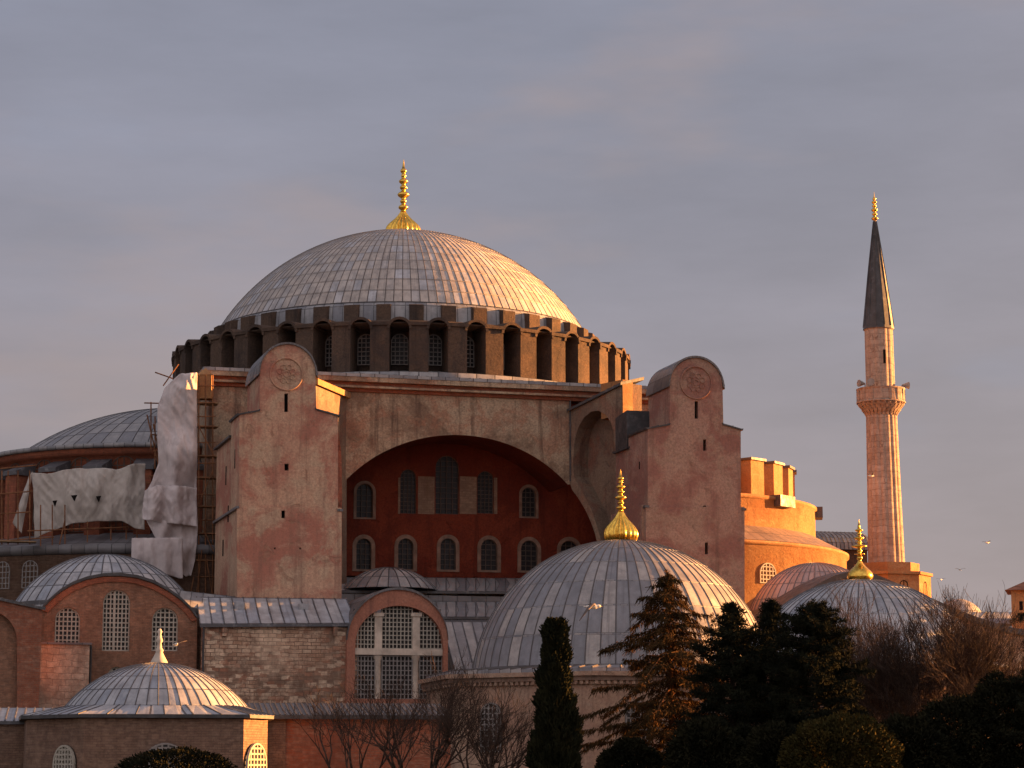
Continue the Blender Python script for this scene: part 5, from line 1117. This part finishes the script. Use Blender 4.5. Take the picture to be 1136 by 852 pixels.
cypress(617, 91, [(687, 4, 617), (692, 10, 617), (702, 13, 616), (720, 14, 616), (745, 17, 616), (770, 20, 616), (800, 25, 617), (830, 29, 617), (900, 30, 617)], 'narrow dark cypress standing in front of the big domed tomb')
conifer('spruce_tree', 742, 112, 632, [(632, 4), (650, 26), (670, 44), (690, 60), (710, 70), (740, 88), (780, 98), (850, 100)], 'tall sparse spruce with drooping reddish branches before the big tomb', M['spruce'], M['bark_red'], 5, 150, 0.6, 1.2, 0.25, density=1.5, leaf=(0.10, 0.26))
conifer('pine_tree', 814, 100, 671, [(671, 6), (690, 17), (705, 26), (730, 46), (760, 58), (850, 62)], 'dark pine beside the spruce, leftmost of the dark pines', M['pine'], M['bark'], 11, 105, 0.15, 0.2, 0.0, True, 0.8, leaf=(0.08, 0.16), zlow=0.4, upt=0.15, group='dark pines')
conifer('pine_tree', 858, 103, 667, [(667, 7), (685, 15), (700, 22), (730, 45), (760, 52), (850, 55)], 'narrow topped dark pine between the two broader dark pines', M['pine'], M['bark'], 12, 105, 0.15, 0.2, 0.0, True, 0.8, leaf=(0.08, 0.16), zlow=0.4, upt=0.15, group='dark pines')
conifer('pine_tree', 908, 98, 671, [(671, 8), (685, 25), (700, 40), (725, 54), (760, 62), (850, 62)], 'broad dark pine beside the bare tree at right', M['pine'], M['bark'], 13, 130, 0.12, 0.2, 0.0, True, 0.8, leaf=(0.08, 0.16), zlow=0.4, upt=0.15, group='dark pines')
conifer('pine_tree', 1202, 149, 560, [(560, 6), (640, 48), (690, 74), (740, 84), (780, 90), (850, 96)], 'tall dark pine cut off by the right edge beside the ochre house', M['pine'], M['bark'], 14, 150, 0.12, 0.2, 0.0, True, 0.8, leaf=(0.08, 0.16), zlow=0.4, group='dark pines')
conifer('pine_tree', 1186, 96, 690, [(690, 8), (720, 45), (750, 66), (790, 78), (850, 84)], 'low dark pine in the lower right corner', M['pine'], M['bark'], 15, 110, 0.12, 0.2, 0.0, True, 0.8, leaf=(0.08, 0.16), zlow=0.3, group='dark pines')
bare_tree(1020, 104, 669, 9, 0.68, 'wide bare tree with a rounded crown of fine twigs before the right tomb', 35, twigs=1.25, base_r=0.085, upright=0.32)
bare_tree(470, 96, 738, 5, 0.62, 'leafless tree before the latticed coral gable', 22, 'bare trees before the church', 0.95, 0.10, 0.18)
bare_tree(540, 94, 752, 4, 0.5, 'leafless tree between the coral gable and the cypress', 23, 'bare trees before the church', 0.95, 0.10, 0.18)
bare_tree(392, 97, 758, 4, 0.6, 'thin leafless tree before the stone wall and the red annex', 24, 'bare trees before the church', 0.85, 0.08, 0.18)
round_shrub('round_bush', 934, 92, 794, 66, 'clipped round bush with an olive top before the dark pines', M['bush'], 31, 30000, rough=0.15)
round_shrub('dark_shrub', 195, 104, 831, 66, 'dark shrub before the brown tomb', M['shrub'], 32, 15000)
for i, (px, Y, yt, hw, lb) in enumerate(((1010, 97, 796, 56, 'dark shrub under the wide bare tree, right of the round bush'), (1066, 98, 776, 58, 'dark shrub in the lower right, second from the edge'), (1112, 97, 752, 44, 'tall dark shrub in the lower right corner'), (862, 94, 806, 40, 'dark shrub left of the round bush'), (786, 96, 800, 46, 'dark shrub at the foot of the spruce'), (700, 104, 822, 36, 'low dark shrub right of the cypress'))):
    round_shrub('dark_shrub', px, Y, yt, hw, lb, M['shrub'], 40+i, 20000, leaf=(0.09, 0.2), group='dark shrubs along the bottom')

# ------------------------------------------------------------------ gulls
def gull(px, py, Y, s, yaw, wl, wr, label, pitch=0.0, group='flying gulls'):
    """body and wings in one mesh; wl / wr: (out, back, up) joints of the left and right wing in metres"""
    mb = MB(); rings = [(-0.30, 0.012, 0.010), (-0.24, 0.05, 0.016), (-0.16, 0.055, 0.04), (-0.05, 0.075, 0.07), (0.06, 0.08, 0.078), (0.15, 0.06, 0.065), (0.19, 0.047, 0.052), (0.235, 0.05, 0.052), (0.27, 0.036, 0.04), (0.295, 0.012, 0.014)]
    n = 12; v = []
    for x, w, h in rings:
        for i in range(n): t = 2*math.pi*i/n; v.append((x, w*math.cos(t), h*math.sin(t)+(0.02 if x > 0.17 else 0)))
    mb.add(v, [(q*n+i, q*n+(i+1) % n, (q+1)*n+(i+1) % n, (q+1)*n+i) for q in range(len(rings)-1) for i in range(n)], 0, None, True)
    mb.bar((0.285, 0, 0.018), (0.35, 0, 0.005), 0.014, 2, 6, 0.004)
    for sgn, J in ((1, wl), (-1, wr)):
        J = [(0.03, 0.0, 0.03)]+list(J); ch = [0.17, 0.16, 0.12, 0.02]; prev = None
        for k, (o, bk, up) in enumerate(J):
            c = ch[k]; sec = [Vector((0.10-bk+c*a-c*0.3, sgn*o, up+b)) for a, b in ((0.5, 0.0), (0.25, 0.014), (-0.2, 0.012), (-0.5, 0.0), (-0.2, -0.006), (0.25, -0.008))]
            if prev: mb.add(prev+sec, [(i, (i+1) % 6, 6+(i+1) % 6, 6+i) for i in range(6)], 1, None, True)
            prev = sec
    o = mb.build('gull', [M['gull_white'], M['gull_grey'], M['gull_beak']]); p = at(px, py, Y); o.location = p; o.scale = (s, s, s); o.rotation_euler = (0, pitch, yaw)
    return tag(o, label, 'gull', group)
gull(657, 673, 80, 1.0, R(10), ((0.22, -0.02, 0.12), (0.40, 0.05, 0.10), (0.62, 0.22, 0.02)), ((0.22, 0.10, 0.06), (0.36, 0.30, -0.12), (0.40, 0.62, -0.50)), 'gull with dark wings gliding before the big tomb dome')
gull(194.5, 715, 120, 1.0, R(-60), ((0.22, 0.0, 0.10), (0.42, 0.05, 0.16), (0.66, 0.18, 0.20)), ((0.22, 0.0, 0.02), (0.42, 0.05, -0.04), (0.66, 0.18, -0.08)), 'sunlit gull flying past the brick gable above the brown tomb')
gull(1095, 602, 260, 1.2, R(30), ((0.22, 0.0, 0.1), (0.42, 0.05, 0.14), (0.6, 0.18, 0.1)), ((0.22, 0.0, 0.1), (0.42, 0.05, 0.14), (0.6, 0.18, 0.1)), 'tiny pale gull in the sky, highest of those right of the minaret')
gull(1065, 632, 300, 1.2, R(100), ((0.22, 0.0, 0.1), (0.42, 0.05, 0.14), (0.6, 0.18, 0.1)), ((0.22, 0.0, 0.1), (0.42, 0.05, 0.14), (0.6, 0.18, 0.1)), 'tiny dark gull in the sky between minaret base and right edge')
gull(1044, 643, 280, 1.0, R(60), ((0.22, 0.0, 0.1), (0.42, 0.05, 0.14), (0.6, 0.18, 0.1)), ((0.22, 0.0, 0.1), (0.42, 0.05, 0.14), (0.6, 0.18, 0.1)), 'tiny gull low in the sky just right of the minaret base')
gull(966, 528, 205, 1.1, R(20), ((0.22, 0.0, 0.1), (0.42, 0.05, 0.2), (0.6, 0.18, 0.2)), ((0.22, 0.0, 0.1), (0.42, 0.05, 0.2), (0.6, 0.18, 0.2)), 'tiny white gull passing in front of the minaret shaft')
